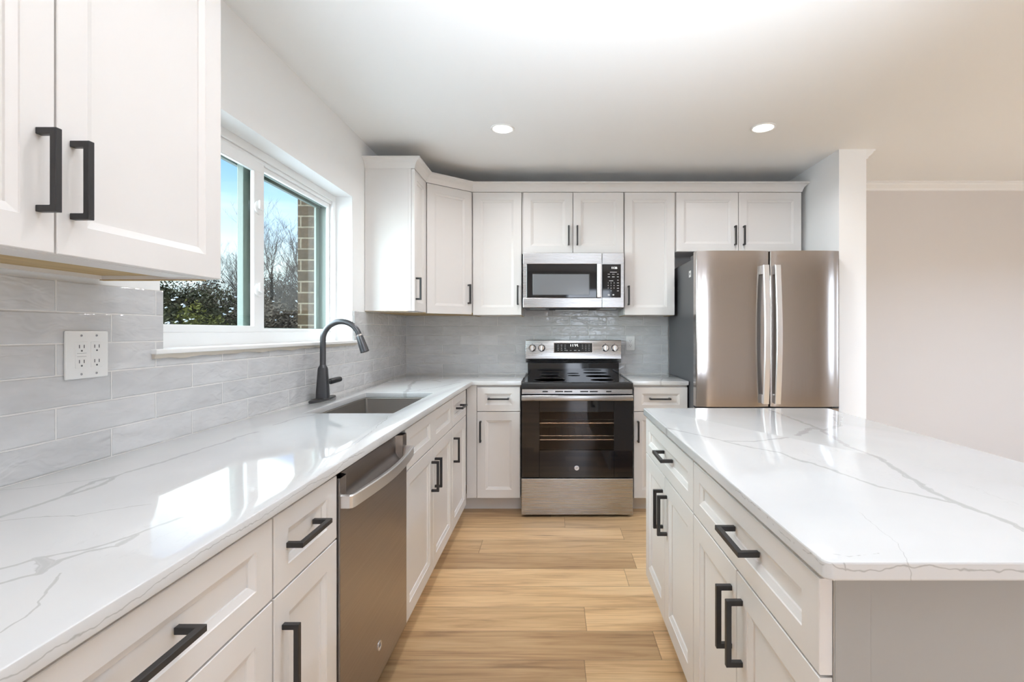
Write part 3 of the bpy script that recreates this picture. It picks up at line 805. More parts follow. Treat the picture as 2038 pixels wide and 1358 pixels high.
fx, fy = -1.148, 2.487
froot = thing('faucet', (fx, fy, SZ1), 'dark gunmetal gooseneck faucet standing behind the sink', 'faucet')
bl = B(); pl = []
for k_ in range(40):
    a = 2 * math.pi * k_ / 40
    cxx = .030 * math.cos(a); cyy = (.128 if True else 0) * math.sin(a)
    pl.append((fx + math.copysign(abs(math.cos(a)) ** .8, math.cos(a)) * .031, fy + math.copysign(abs(math.sin(a)) ** 1.0, math.sin(a)) * .128))
rings = [[(fx + (x - fx) * s_, fy + (y - fy) * s_, z) for x, y in pl] for s_, z in ((.98, SZ1 + .0002), (1, SZ1 + .002), (1, SZ1 + .006), (.94, SZ1 + .010))]
bl.loops(rings); link('base_plate', fix(bl), 'gunmetal', froot)
bl = B()
def rsq(r, z, n_=24, p=.72):
    return [(fx + r * math.copysign(abs(math.cos(2 * math.pi * j / n_)) ** p, math.cos(2 * math.pi * j / n_)), fy + r * math.copysign(abs(math.sin(2 * math.pi * j / n_)) ** p, math.sin(2 * math.pi * j / n_)), z) for j in range(n_)]
bl.loops([rsq(.0305, SZ1 + .010), rsq(.0295, SZ1 + .04), rsq(.0225, SZ1 + .152), rsq(.021, SZ1 + .160), rsq(.0155, SZ1 + .172, p=1), rsq(.0142, SZ1 + .176, p=1)])
link('body', fix(bl), 'gunmetal', froot)
bl = B(); R_ = .092; zc = 1.213; pts = [(fx, fy, 1.085), (fx, fy, 1.13), (fx, fy, zc)]
for k_ in range(1, 25):
    a = math.radians(164 * k_ / 24); pts.append((fx + R_ - R_ * math.cos(a), fy, zc + R_ * math.sin(a)))
bl.tube(pts, .0138, 32); link('spout', bl, 'gunmetal', froot)
end = Vector(pts[-1]); dr = (Vector(pts[-1]) - Vector(pts[-2])).normalized()
bl = B(); bl.lathe([(.0148, -.002), (.0148, .006)], end, dr, 32); sc_ = link('collar', bl, 'chrome', froot)
bl = B(); bl.lathe([(.0160, .006), (.0170, .010), (.0195, .05), (.0215, .088), (.0205, .091), (.015, .0915), (.014, .087), (0, .087)], end, dr, 32); link('spray_head', bl, 'gunmetal', froot)
bl = B(); hd = Vector((.36, .92, .10)).normalized(); h0 = Vector((fx, fy, SZ1 + .085)) + Vector((.008, .020, 0))
bl.lathe([(.011, 0), (.011, .022), (.0135, .024), (.0150, .030), (.0140, .085), (.0125, .094), (.006, .098), (0, .099)], h0, hd, 32); link('lever_handle', bl, 'blackplastic', froot)

# ------------------------------------------------------------------ badge helper (ring, script letters)
def badge(center, r, facing, parent):
    c_ = Vector(center); ax = Vector((0, -1, 0)) if facing == '-y' else Vector((1, 0, 0))
    bl = B(); bl.lathe([(r, 0), (r, .0012), (r * .93, .0020), (r * .84, .0020), (r * .80, .0013), (0, .0013)], c_, ax, 32)
    o = link('badge', bl, 'badge', parent, 'round silver maker badge')
    text('badge_letters', 'GE', r * 1.0, c_ + ax * .0016, facing, 'badge_dark', o, .0003, .35, .8)
    return o

# ------------------------------------------------------------------ dishwasher
d0, d1 = 1.3305, 1.9385
root = thing('dishwasher', FL(1.634, -.3, 0), 'stainless dishwasher with bowed bar handle, built in under the long counter', 'dishwasher')
bl = B(); FL.box(bl, d0 + .002, d1 - .002, -.58, -.045, .10, .865); link('tub', fix(bl), 'darkgap', root)
bl = B(); FL.box(bl, d0 + .002, d1 - .002, -.045, -.012, .863, .8835, .002, 1); link('control_strip', fix(bl), 'blackplastic', root)
bl = B(); dz0, dz1 = .118, .8615
def dwf(s, t):
    u = d0 + .002 + (d1 - d0 - .004) * s; z = dz0 + (dz1 - dz0) * t
    a = min(1, max(0, (u - 1.372) / .022)); b2 = min(1, max(0, (1.897 - u) / .022)); c2 = min(1, max(0, (z - .755) / .050))
    f = a * a * (3 - 2 * a) * b2 * b2 * (3 - 2 * b2) * c2 * c2 * (3 - 2 * c2)
    return FL(u, .006 - .026 * f, z)
bl.grid(dwf, 84, 150)
FL.box(bl, d0 + .002, d1 - .002, -.044, -.026, dz0, dz1)
FL.box(bl, d0 + .002, d0 + .0035, -.026, .006, dz0, dz1); FL.box(bl, d1 - .0035, d1 - .002, -.026, .006, dz0, dz1); FL.box(bl, d0 + .002, d1 - .002, -.026, .006, dz0, dz0 + .0015)
door = link('door', fix(bl), 'steel_dw', root)
bl = B(); rings = []
hz0, hz1 = .780, .815
nseg = 36
cp = []
for k_ in range(nseg + 1):
    s_ = k_ / nseg; u = 1.352 + (1.917 - 1.352) * s_
    o1 = .040 + .022 * math.sin(math.pi * s_)
    cp.append((u, o1))
inner = [(1.336, .004), (1.336, .030), (1.341, .037)]; outer_e = [(1.928, .037), (1.933, .030), (1.933, .004)]
path = inner + cp + outer_e
th = .011
rings = []
for i, (u, o1) in enumerate(path):
    a = Vector(path[max(i - 1, 0)]); c2 = Vector(path[min(i + 1, len(path) - 1)]); d_ = (c2 - a).normalized(); nn = Vector((d_.y, -d_.x))
    p_in = Vector((u, o1)) + nn * th
    rings.append([FL(u, o1, hz0), FL(u, o1, hz1 - .003), FL(u + nn.x * .003, o1 + nn.y * .003, hz1), FL(p_in.x, p_in.y, hz1), FL(p_in.x, p_in.y, hz0)])
bl.loops(rings); link('handle', fix(bl), 'steel_lt', door, 'bright bowed bar handle')
badge(FL(1.634, .006, .225), .016, '+x', door)
bl = B(); FL.box(bl, d0 + .004, d1 - .004, -.11, -.09, .0, .10); link('toe_kick', fix(bl), 'blackplastic', root)

# ------------------------------------------------------------------ range
rx0, rx1, ry = -.2125, .5405, 3.362
rc = (rx0 + rx1) / 2
root = thing('range', (rc, 3.71, 0), 'stainless electric range with black glass oven door and rear control panel', 'stove')
bl = B(); bl.box(rx0 + .003, rx0 + .02, 3.405, 4.06, .03, .895); bl.box(rx1 - .02, rx1 - .003, 3.405, 4.06, .03, .895)
bl.box(rx0 + .02, rx1 - .02, 4.03, 4.06, .03, .895); bl.box(rx0 + .02, rx1 - .02, 3.405, 4.03, .03, .05); bl.box(rx0 + .02, rx1 - .02, 3.405, 4.03, .82, .835)
link('body', bl, 'grey_side', root)
bl = B()
bl.box(rx0 + .05, rx1 - .05, 3.93, 3.945, .27, .78); bl.box(rx0 + .035, rx0 + .05, 3.41, 3.945, .27, .78); bl.box(rx1 - .05, rx1 - .035, 3.41, 3.945, .27, .78)
bl.box(rx0 + .035, rx1 - .035, 3.41, 3.945, .255, .27); bl.box(rx0 + .035, rx1 - .035, 3.41, 3.945, .78, .795)
link('oven_cavity', bl, 'oven_in', root)
for z in (.510, .625):
    bl = B()
    for x in (rx0 + .06, rx1 - .06): bl.tube([(x, 3.43, z), (x, 3.90, z)], .0035, 8)
    for y in (3.43, 3.56, 3.90): bl.tube([(rx0 + .06, y, z), (rx1 - .06, y, z)], .0038, 8)
    for k_ in range(13):
        x = rx0 + .09 + k_ * (rx1 - rx0 - .18) / 12; bl.tube([(x, 3.43, z + .004), (x, 3.90, z + .004)], .0022, 6)
    link('oven_rack', bl, 'rack', root)
# cooktop with rim
bl = B(); bl.box(rx0, rx1, 3.352, 4.055, .868, .910, .005, 3); link('cooktop_rim', bl, 'blackplastic', root)
bl = B(); bl.box(rx0 + .018, rx1 - .018, 3.372, 3.985, .9095, .9125, .001, 1); ck = link('cooktop', bl, 'cooktop', root)
for (x, y, r) in ((rx0 + .19, 3.53, .115), (rx1 - .19, 3.53, .085), (rx0 + .19, 3.83, .075), (rx1 - .19, 3.83, .10), (rc, 3.88, .05)):
    bl = B(); bl.lathe([(r, 0), (r, .0003), (r - .003, .0003), (r - .003, 0)], (x, y, .9126), (0, 0, 1), 48); link('burner_ring', bl, 'burner', ck)
# backguard
bl = B()
m_y = Matrix(((0, 0, 1, 0), (1, 0, 0, 0), (0, 1, 0, 0), (0, 0, 0, 1)))     # (p,q,r) -> (x=r, y=p, z=q)
bl.prism([(3.985, .905), (3.985, 1.005), (4.055, 1.005), (4.055, .905)], rx0 + .012, rx1 - .012, m_y, .003, 2); link('backguard_glass', fix(bl), 'cooktop', root)
bl = B()
PT = [(3.985, 1.008), (3.957, 1.040), (3.975, 1.184), (3.980, 1.188), (4.066, 1.188), (4.066, 1.008)]
bl.prism(PT, rx0 - .004, rx1 + .004, m_y, .002, 2); cp_ = link('control_panel', fix(bl), 'steel', root)
slope = (3.975 - 3.957) / (1.184 - 1.040)
def face_y(z): return 3.957 + slope * (z - 1.040)
bl = B(); tt = Matrix.Rotation(-math.atan(slope), 4, 'X')
def on_face(x, z, o=0): return Vector((x, face_y(z) - o, z))
def face_box(bl, x0, x1, z0, z1, o0, o1, bev=0.0):
    poly = [(face_y(z0) - o0, z0), (face_y(z1) - o0, z1), (face_y(z1) - o1, z1), (face_y(z0) - o1, z0)]
    bl.prism(poly, x0, x1, m_y, bev, 1); return bl
face_box(bl, .006, .318, 1.086, 1.168, -.002, .0022); link('display_bezel', fix(bl), 'chrome', cp_)
bl = B(); face_box(bl, .010, .314, 1.090, 1.164, -.002, .0030); dsp = link('display', fix(bl), 'glassblack', cp_)
text('clock_digits', '1135', .034, on_face(.168, 1.142, .0034), '-y', 'led', dsp)
bl = B()
for i in range(4):
    for j in range(3):
        w_ = (.010, .013, .011)[(i + j) % 3]
        face_box(bl, .042 + j * .028 - w_ / 2, .042 + j * .028 + w_ / 2, 1.146 - i * .0135, 1.149 - i * .0135, .002, .0034)
for i in range(4):
    for j in range(3):
        if i == 3 and j == 0: continue
        face_box(bl, .236 + j * .026 - .0025, .236 + j * .026 + .0025, 1.145 - i * .0135, 1.150 - i * .0135, .002, .0034)
for x, w_ in ((.112, .010), (.142, .014), (.178, .018), (.208, .013)): face_box(bl, x - w_ / 2, x + w_ / 2, 1.103, 1.107, .002, .0034)
link('keypad_lettering', fix(bl), 'print', dsp)['kind'] = 'stuff'
for x in (-.163, -.089, .419, .492):
    z = 1.124
    ax = Vector((0, -1, slope)).normalized(); o0 = on_face(x, z)
    bl = B(); bl.lathe([(.0265, 0), (.0265, .003), (.0235, .005), (.0220, .022), (.0200, .025), (0, .025)], o0, ax, 32)
    kn = link('knob', bl, 'chrome', cp_)
    bl = B(); bl.box(x - .0055, x + .0055, o0.y - .034, o0.y - .020, z - .021, z + .021, .002); link('knob_grip', bl, 'steel_lt', kn)
    bl = B(); bl.lathe([(.029, 0), (.029, .0006), (.0268, .0006), (.0268, 0)], o0, ax, 32); face_box(bl, x - .0018, x + .0018, 1.070, 1.074, -.0005, .0006); face_box(bl, x - .004, x + .004, 1.156, 1.160, -.0005, .0006)
    link('knob_lettering', fix(bl), 'badge_dark', kn)
# vent strip, oven door, drawer
bl = B(); bl.box(rx0 + .002, rx1 - .002, 3.366, 3.405, .832, .867, .002, 1); vt = link('vent_trim', bl, 'steel', root)
for x, w_ in ((-.052, .036), (.043, .054), (.104, .054), (.212, .054), (.276, .054), (.378, .036)):
    bl = B(); bl.box(x - w_ / 2, x + w_ / 2, 3.3646, 3.368, .846, .854, .001, 1); link('vent_slot', bl, 'darkgap', vt)
bl = B()
oz0, oz1 = .2690, .8290
wx0, wx1, wz0, wz1 = -.090, .412, .452, .714
bl.box(rx0, wx0, ry, 3.404, oz0, oz1, .002, 1); bl.box(wx1, rx1, ry, 3.404, oz0, oz1, .002, 1)
bl.box(wx0, wx1, ry, 3.404, oz0, wz0); bl.box(wx0, wx1, ry, 3.404, wz1, oz1)
od = link('oven_door', bl, 'glassblack', root)
link('oven_window', B().box(wx0 - .002, wx1 + .002, ry + .0002, ry + .005, wz0 - .002, wz1 + .002), 'oven_glass', od, 'see-through dark glass')
bl = B(); bl.box(rx0 + .002, rx1 - .002, 3.318, 3.340, .793, .829, .006, 3); bl.box(rx0 + .006, rx0 + .030, 3.335, ry + .001, .797, .826, .003, 2); bl.box(rx1 - .030, rx1 - .006, 3.335, ry + .001, .797, .826, .003, 2)
link('handle', bl, 'steel', od, 'stainless bar handle')
badge((rc - .003, ry, .334), .016, '-y', od)
bl = B(); bl.box(rx0, rx1, ry, 3.404, .018, .2625, .003, 2); link('storage_drawer', bl, 'steel', root)
for x in (rx0 + .05, rx1 - .05):
    for y in (3.44, 4.0):
        bl = B(); bl.lathe([(.016, 0), (.016, .012), (.008, .014), (.008, .032)], (x, y, 0)); link('foot', bl, 'blackplastic', root)

# ------------------------------------------------------------------ microwave
mx0, mx1, my, mz0, mz1 = -.2195, .5235, 3.660, 1.4315, 1.8375
root = thing('microwave', ((mx0 + mx1) / 2, 3.88, mz0), 'stainless over-the-range microwave with dark window and keypad', 'microwave')
bl = B(); bl.box(mx0 + .002, mx1 - .002, 3.695, YW - .012, mz0 + .004, mz1 - .0035, .002, 1); link('body', bl, 'grey_side', root)
bl = B()
bx0, bx1, bz0, bz1 = -.193, .321, 1.503, 1.752      # window opening in the door, up to the handle
dx1 = .361
bl.box(mx0, dx1, my, 3.694, mz0, bz0, .003, 2); bl.box(mx0, dx1, my, 3.694, bz1, mz1 - .003, .003, 2)
bl.box(mx0, bx0, my + .0004, 3.694, bz0 - .004, bz1 + .004); bl.box(bx1 + .034, dx1, my + .0004, 3.694, bz0 - .004, bz1 + .004)
bl.box(bx0 - .002, bx1 + .036, my + .010, 3.694, bz0 - .004, bz1 + .004)
md = link('door', bl, 'steel', root)
bl = B(); bl.box(bx0 - .001, bx1 + .036, my - .0006, my + .012, bz0 - .001, bz1 + .001, .004, 2); mg = link('door_glass', bl, 'glassblack', md)
bl = B(); bl.box(-.152, .271, my - .0011, my + .002, 1.521, 1.682, .006, 2); link('window_screen', bl, 'micro_window', mg, 'grey perforated viewing screen')
bl = B(); bl.box(.3215, .3545, my - .034, my - .016, 1.5035, 1.7515, .004, 3); bl.box(.3255, .3505, my - .020, my + .001, 1.515, 1.545, .003); bl.box(.3255, .3505, my - .020, my + .001, 1.710, 1.740, .003); link('handle', bl, 'steel_lt', md)
badge((.148, my, 1.796), .0115, '-y', md)
bl = B(); bl.box(dx1 + .0015, mx1, my, 3.694, mz0, mz1 - .003, .003, 2); pn = link('control_frame', bl, 'steel', root)
bl = B(); bl.box(dx1 + .0015, .5015, my - .0008, my + .004, 1.5025, 1.7525, .004, 2); kp = link('keypad', bl, 'glassblack', pn)
text('clock_digits', '1136', .022, (.451, my - .0013, 1.723), '-y', 'led', kp)
bl = B(); y0, y1 = my - .0013, my - .0006
def mk(px, py, w_, h_):
    x = (px - VPX) * my / F_PX; z = EYE - (py - VPY) * my / F_PX
    bl.box(x - w_ / 2, x + w_ / 2, y0, y1, z - h_ / 2, z + h_ / 2)
mk(1220.7, 542, .050, .0035)
for px, w_ in ((1211.7, .016), (1220.6, .019), (1229.7, .012)): mk(px, 546, w_, .003); mk(px, 551.3, w_, .004)
mk(1216.2, 559.2, .030, .0035); mk(1229.8, 557.8, .010, .004)
for py in (563.5, 568.6, 573.9, 579.2): mk(1229.8, py, .014, .004)
mk(1211.6, 587.3, .014, .013); mk(1220.6, 587, .012, .009)
link('keypad_lettering', bl, 'print', kp)['kind'] = 'stuff'
dg = iter('123456789 0 ')
for py in (563.5, 568.6, 573.9, 579.2):
    for px in (1210.3, 1216.1, 1222.1):
        c_ = next(dg)
        if c_ == ' ': continue
        text('keypad_digit', c_, .013, ((px - VPX) * my / F_PX, my - .0013, EYE - (py - VPY) * my / F_PX), '-y', 'print', kp)
bl = B(); bl.box(mx0 + .006, mx1 - .006, 3.70, YW - .02, mz0 - .004, mz0 + .0035, .001, 1); un = link('underside', bl, 'grey_side', root)
for x0, x1 in ((mx0 + .045, mx0 + .165), (mx1 - .165, mx1 - .045)):
    bl = B(); bl.box(x0, x1, 3.74, 3.83, mz0 - .0062, mz0 - .0035, .001, 1); link('vent_filter', bl, 'steel_lt', un)
bl = B(); bl.box(-.03, .335, 3.73, 3.98, mz0 - .0058, mz0 - .0035, .001, 1); link('intake_vent', bl, 'darkgap', un)
bl = B(); bl.box(.02, .28, 3.93, 3.97, mz0 - .010, mz0 - .0055, .001, 1); link('lamp_cover', bl, 'steel_lt', un)

# ------------------------------------------------------------------ refrigerator
qx0, qx1, qf, qt = .9345, 1.8690, 3.230, 1.782
root = thing('refrigerator', (1.40, 3.65, 0), 'stainless french-door refrigerator with two tall bowed handles', 'refrigerator')
bl = B(); bl.box(qx0 + .006, qx1 - .006, 3.318, 4.035, .03, 1.742, .004, 2); link('case', bl, 'grey_side', root, 'dark grey side panels')
def fridge_door(x0, x1, z0, z1):
    bl = B(); prof = []; w_ = x1 - x0; r = .010
    prof.append((x0, 3.312)); prof.append((x0, qf + .022 + r))
    for k_ in range(9):
        a = math.radians(180 + 90 * k_ / 8); prof.append((x0 + r + r * math.cos(a), qf + .018 + r + r * math.sin(a)))
    for k_ in range(1, 22):
        s_ = k_ / 22; x = x0 + r + (w_ - 2 * r) * s_
        prof.append((x, qf + .018 - .018 * (1 - abs(2 * s_ - 1) ** 3.2)))
    for k_ in range(9):
        a = math.radians(270 + 90 * k_ / 8); prof.append((x1 - r + r * math.cos(a), qf + .018 + r + r * math.sin(a)))
    prof.append((x1, qf + .022 + r)); prof.append((x1, 3.312))
    rings = [[(x, y, z) for x, y in prof] for z in (z0 + .001, z1 - .001)]
    bl.loops(rings); return fix(bl)
fm = 1.4135
dl = link('door', fridge_door(qx0, fm - .004, .765, qt), 'steel_v', root)
dr_ = link('door', fridge_door(fm + .002, qx1, .765, qt), 'steel_v', root)
fz = link('freezer_drawer', fridge_door(qx0, qx1, .09, .755), 'steel_v', root)
def bowed_pull(x0, x1, zt, zb_, yf):
    bl = B(); rings = []; n_ = 40
    for k_ in range(n_ + 1):
        s_ = k_ / n_; z = zt + (zb_ - zt) * s_; y = yf - .040 - .026 * math.sin(math.pi * s_)
        e_ = .004
        rings.append([(x0, y + .014, z), (x0, y + e_, z), (x0 + e_, y, z), (x1 - e_, y, z), (x1, y + e_, z), (x1, y + .014, z)])
    bl.loops(rings)
    for za, zb2 in ((zt, zt - .058), (zb_ + .058, zb_)):
        bl.box(x0 + .003, x1 - .003, yf - .032, yf + .012, zb2, za, .002, 1)
    return fix(bl)
link('handle', bowed_pull(fm - .060, fm - .022, 1.685, .788, qf + .012), 'steel_lt', dl, 'bright bowed handle')
link('handle', bowed_pull(fm + .016, fm + .054, 1.685, .788, qf + .012), 'steel_lt', dr_, 'bright bowed handle')
bl = B(); bl.box(1.12, 1.70, qf - .035, qf - .015, .672, .702, .006, 3); bl.box(1.13, 1.15, qf - .02, qf + .016, .677, .697); bl.box(1.67, 1.69, qf - .02, qf + .016, .677, .697); link('handle', bl, 'steel_lt', fz)
badge(((1642 - VPX) * 3.23 / F_PX, qf + .008, EYE - (525 - VPY) * 3.23 / F_PX), .021, '-y', dr_)
for x in (qx0 + .012, qx1 - .10):
    bl = B(); bl.box(x, x + .085, 3.335, 3.43, 1.7415, 1.772, .006, 2); link('hinge_cover', bl, 'grey_side', root)
bl = B(); bl.box(qx0 + .0048, qx0 + .0058, 3.39, 3.44, 1.628, 1.672); st = link('sticker', bl, 'white_plastic', root, 'small white sticker')
bl = B(); bl.box(qx0 + .0044, qx0 + .0049, 3.405, 3.425, 1.642, 1.658); link('sticker_mark', bl, 'badge_dark', st)
for x in (qx0 + .06, qx1 - .06):
    for y in (3.40, 3.95):
        bl = B(); bl.lathe([(.02, 0), (.02, .02), (.012, .022), (.012, .032)], (x, y, 0)); link('foot', bl, 'blackplastic', root)

# ------------------------------------------------------------------ wall cabinets
UX, UY, UT = -.888, 3.737, 2.303
FUL = Fr((UX, 0, 0), (0, 1, 0), (1, 0, 0)); FUB = Fr((0, UY, 0), (1, 0, 0), (0, -1, 0))
DU = abs(XW - UX) - .0025; DB = YW - UY - .0095
HZ = 1.5335
wall_cabinet(FUL, .446, 1.336, 1.393, UT + .01, .3135, 'big off-white wall cabinet with two tall doors, nearest the camera above the tiled outlet',
    [(.446, .8905), (.8905, 1.336)], {0: (.860, HZ), 1: (.921, HZ)})
wall_cabinet(FUL, 3.197, 3.4925, 1.388, UT, DU, 'narrow off-white wall cabinet with plain side panel, between window and corner cabinet',
    [(3.197, 3.4925)], {0: (3.231, HZ)})
a_ = Vector((UX, 3.4955, 0)); b2 = Vector((-.6035, UY, 0)); du = (b2 - a_); wdiag = du.length; du.normalize()
FD = Fr(a_, du, (du.y, -du.x, 0))
root = thing('wall_cabinet', (-1.0, 3.85, 1.385), 'off-white diagonal corner wall cabinet with single angled door', 'cabinet')
bl = B()
poly = [(UX - .022, 3.4955), (UX - .004, 3.4965), (-.6055, UY + .003), (-.6035, UY + .022), (-.6035, YW - .009), (XW + .0025, YW - .009), (XW + .0025, 3.4955)]
dd = FD.o * -.022
p1 = a_ + dd + du * .006; p2 = b2 + dd - du * .006
poly = [(p1.x, p1.y), (p2.x, p2.y), (-.6035, p2.y + .02), (-.6035, YW - .009), (XW + .0025, YW - .009), (XW + .0025, 3.4955), (p1.x - .02, 3.4955)]
bl.prism(poly, 1.397, UT); link('carcass', fix(bl), 'cab', root)
bl = B(); bl.prism([(x * .995 - .004, y * 1.0) for x, y in poly], 1.385, 1.3968); link('underside', fix(bl), 'rawwood', root, 'bare plywood underside')
d = link('door', shaker(FD, .006, wdiag - .006, 1.384, UT - .003), 'cab', root)
link('handle', pull(FD, wdiag - .036, HZ, True), 'black', d)
wall_cabinet(FUB, -.6015, -.2345, 1.379, UT, DB, 'off-white single-door wall cabinet between corner cabinet and microwave',
    [(-.6015, -.2345)], {0: (-.262, HZ - .006)})
wall_cabinet(FUB, -.2325, .5335, 1.8405, UT, DB, 'short off-white two-door wall cabinet directly above the microwave',
    [(-.2245, .150), (.150, .5315)], {0: (.119, 1.974), 1: (.183, 1.974)}, raw=False)
wall_cabinet(FUB, .5355, .9155, 1.379, UT, DB, 'tall off-white single-door wall cabinet between microwave and refrigerator',
    [(.537, .9155)], {0: (.567, HZ - .008)})
wall_cabinet(FUB, .9175, 1.8665, 1.8555, UT, DB, 'short off-white two-door wall cabinet above the refrigerator',
    [(.9235, 1.393), (1.393, 1.8660)], {0: (1.364, 1.974), 1: (1.430, 1.974)}, raw=False)
# continuous crown on top of the cabinets
path = [Vector((XW + .001, 3.197)), Vector((UX, 3.197)), Vector((UX, 3.4955)), Vector((-.6035, UY)), Vector((1.868, UY)), Vector((1.868, YW - .001))]
prof = [(-.018, 0), (.001, 0), (.003, .004), (.006, .016), (.014, .033), (.027, .047), (.040, .054), (.045, .056), (.046, .063), (.043, .066), (-.018, .066)]
rings = []
for i, p in enumerate(path):
    def nrm(a, b_): d_ = (b_ - a).normalized(); return Vector((d_.y, -d_.x))
    if i == 0: mi = nrm(path[0], path[1])
    elif i == len(path) - 1: mi = nrm(path[-2], path[-1])
    else:
        n1 = nrm(path[i - 1], p); n2 = nrm(p, path[i + 1]); mi = (n1 + n2).normalized(); mi = mi / max(.3, mi.dot(n1))
    rings.append([(p.x + mi.x * o, p.y + mi.y * o, UT + .0005 + z) for o, z in prof])
bl = B(); bl.loops(rings)
cr = link('crown_moulding', fix(bl), 'cab'); tag(cr, 'off-white crown moulding running along the tops of the far wall cabinets', 'moulding')

# ------------------------------------------------------------------ outlets
def receptacle(fr, u, z, w_=.033, h_=.067, gf=False):
    bl = B(); fr.box(bl, u - w_ / 2, u + w_ / 2, .004, .0075, z - h_ / 2, z + h_ / 2, .001, 1); fix(bl)
    sl = B()
    for zz in (z + .019, z - .019):
        for dx in (-.0064, .0064): fr.box(sl, u + dx - .0012, u + dx + .0012, .0070, .0077, zz - .002, zz + .0065)
        fr.box(sl, u - .0024, u + .0024, .0070, .0077, zz - .0105, zz - .0065)
    if gf: fr.box(sl, u - .0125, u + .0125, .0070, .0077, z - .0046, z - .0040); fr.box(sl, u - .0125, u + .0125, .0070, .0077, z + .0040, z + .0046)
    return bl, fix(sl)
FTL = Fr((TX, 0, 0), (0, 1, 0), (1, 0, 0)); FTB = Fr((0, TY, 0), (1, 0, 0), (0, -1, 0))
root = thing('wall_outlet', FTL(1.282, 0, 1.195), 'white double outlet plate on the tile under the big near wall cabinet', 'outlet')
bl = B(); FTL.box(bl, 1.2225, 1.3415, 0.0003, .0062, 1.1345, 1.2565, .0035, 2); link('cover_plate', fix(bl), 'white_plastic', root)
for u, gf in ((1.2645, True), (1.3065, False)):
    a, s_ = receptacle(FTL, u - .001, 1.1955, gf=gf); r_ = link('receptacle', a, 'white_plastic', root); link('slots', s_, 'badge_dark', r_)
for u in (1.2635, 1.3055):
    for z in (1.1465, 1.2445):
        bl = B(); bl.lathe([(.0032, 0), (.0028, .0012), (0, .0012)], FTL(u, .006, z), (1, 0, 0), 14); link('screw', bl, 'badge', root)
root = thing('wall_outlet', FTB(.634, 0, 1.16), 'small white outlet on the back tile right of the range panel', 'outlet')
bl = B(); FTB.box(bl, .599, .671, .0003, .0062, 1.1015, 1.2195, .0035, 2); link('cover_plate', fix(bl), 'white_plastic', root)
a, s_ = receptacle(FTB, .634, 1.1605); r_ = link('receptacle', a, 'white_plastic', root); link('slots', s_, 'badge_dark', r_)

# ------------------------------------------------------------------ recessed ceiling lights
def downlight(x, y, label, power=LAMP_W, warm=WARM):
    root = thing('recessed_light', (x, y, CZ), label, 'ceiling light')
    bl = B(); bl.lathe([(.072, 0), (.072, .003), (.066, .006), (.058, .004), (.058, 0)], (x, y, CZ - .0002), (0, 0, -1), 40); link('trim_ring', bl, 'trim', root)
    bl = B(); bl.lathe([(.0575, 0), (.0575, .003), (0, .003)], (x, y, CZ - .0002), (0, 0, -1), 36); link('lens', bl, 'lens', root)
    o = lamp('recessed_light_bulb', 'AREA', (0, 0, -.008), power, warm, (0, 0, 0), .11)
    o.data.spread = math.radians(152)
    o.parent = root
downlight(-.301, 2.980, 'round recessed ceiling light above the sink end of the aisle')
downlight(1.252, 2.965, 'round recessed ceiling light in front of the refrigerator')
downlight(-.20, 1.25, 'round recessed ceiling light above the dishwasher end of the aisle', 2.5)
downlight(3.7, 1.6, 'round recessed ceiling light over the dining room', 38, (.72, .99, 1.36))

# ------------------------------------------------------------------ outdoors
bl = B(); bl.grid(lambda s_, t_: Vector((-1.6 - 70 * s_, -8 + 95 * t_, -.75 + .25 * noise.noise(Vector((s_ * 20, t_ * 24, 0))))), 40, 50)
struct('ground', bl, 'ground')
def bare_tree(seed, h, spread, r0):
    rg = random.Random(seed); tk = B(); br = B()
    def grow(bl, p, d, length, r, depth):
        pts = [p]; n_ = 4
        for i in range(n_):
            d = (d + Vector((rg.uniform(-1, 1), rg.uniform(-1, 1), rg.uniform(-.2, .5))) * (.10 if depth == 0 else .20)).normalized()
            pts.append(pts[-1] + d * length / n_)
        rad = [r * (1 - .55 * i / n_) for i in range(n_ + 1)]
        bl.tube(pts, rad, 7 if depth == 0 else (5 if depth == 1 else 3), False)
        if depth >= 4: return
        k_ = (9, 6, 5, 4)[depth]
        for i in range(k_):
            f = rg.uniform(.28 if depth == 0 else .15, 1.0); j = min(n_ - 1, int(f * n_)); q = pts[j].lerp(pts[j + 1], f * n_ - j)
            a = rg.uniform(0, 2 * math.pi); side = Vector((math.cos(a), math.sin(a), 0))
            nd = (d * rg.uniform(.5, 1.0) + side * spread * rg.uniform(.5, 1.1) + Vector((0, 0, .35))).normalized()
            grow(br, q, nd, length * rg.uniform(.38, .58), max(.004, rad[j] * .5), depth + 1)
    grow(tk, Vector((0, 0, 0)), Vector((0, 0, 1)), h * .75, r0, 0)
    return tk, br
tree_label = 'bare leafless tree in the winter woods seen through the window'
protos = []
for seed, h, sp, r0 in ((3, 7.0, .75, .085), (11, 6.2, .95, .07), (23, 7.8, .6, .10)):
    root = thing('bare_tree', (0, 0, 0), tree_label, 'tree', 'bare trees outside the window')
    tk, br = bare_tree(seed, h, sp, r0)
    link('trunk', tk, 'bark', root, smooth=False); link('branches', br, 'bark', root, smooth=False)
    protos.append(root)
def put(src, loc, rz, sc):
    r = src.copy(); C.objects.link(r); r.location = loc; r.rotation_euler = (0, 0, rz); r.scale = (sc, sc, sc)
    for ch in src.children:
        c2 = ch.copy(); C.objects.link(c2); c2.parent = r
    return r
def ray(px, dist): 
    """a spot on the ground outside, by bearing from the kitchen and distance into the yard"""
    return Vector(((px - VPX) / F_PX * dist, dist, -.72))
rg = random.Random(5)
spots = [(585, 22, 0, .88), (548, 25.5, 1, .9), (628, 27, 2, .9), (470, 24, 0, .70), (505, 29.5, 2, .95), (580, 31, 1, 1.1), (445, 30, 1, .80), (540, 36, 0, 1.2), (610, 37, 2, 1.2), (480, 37, 1, 1.1), (400, 33, 2, .8)]
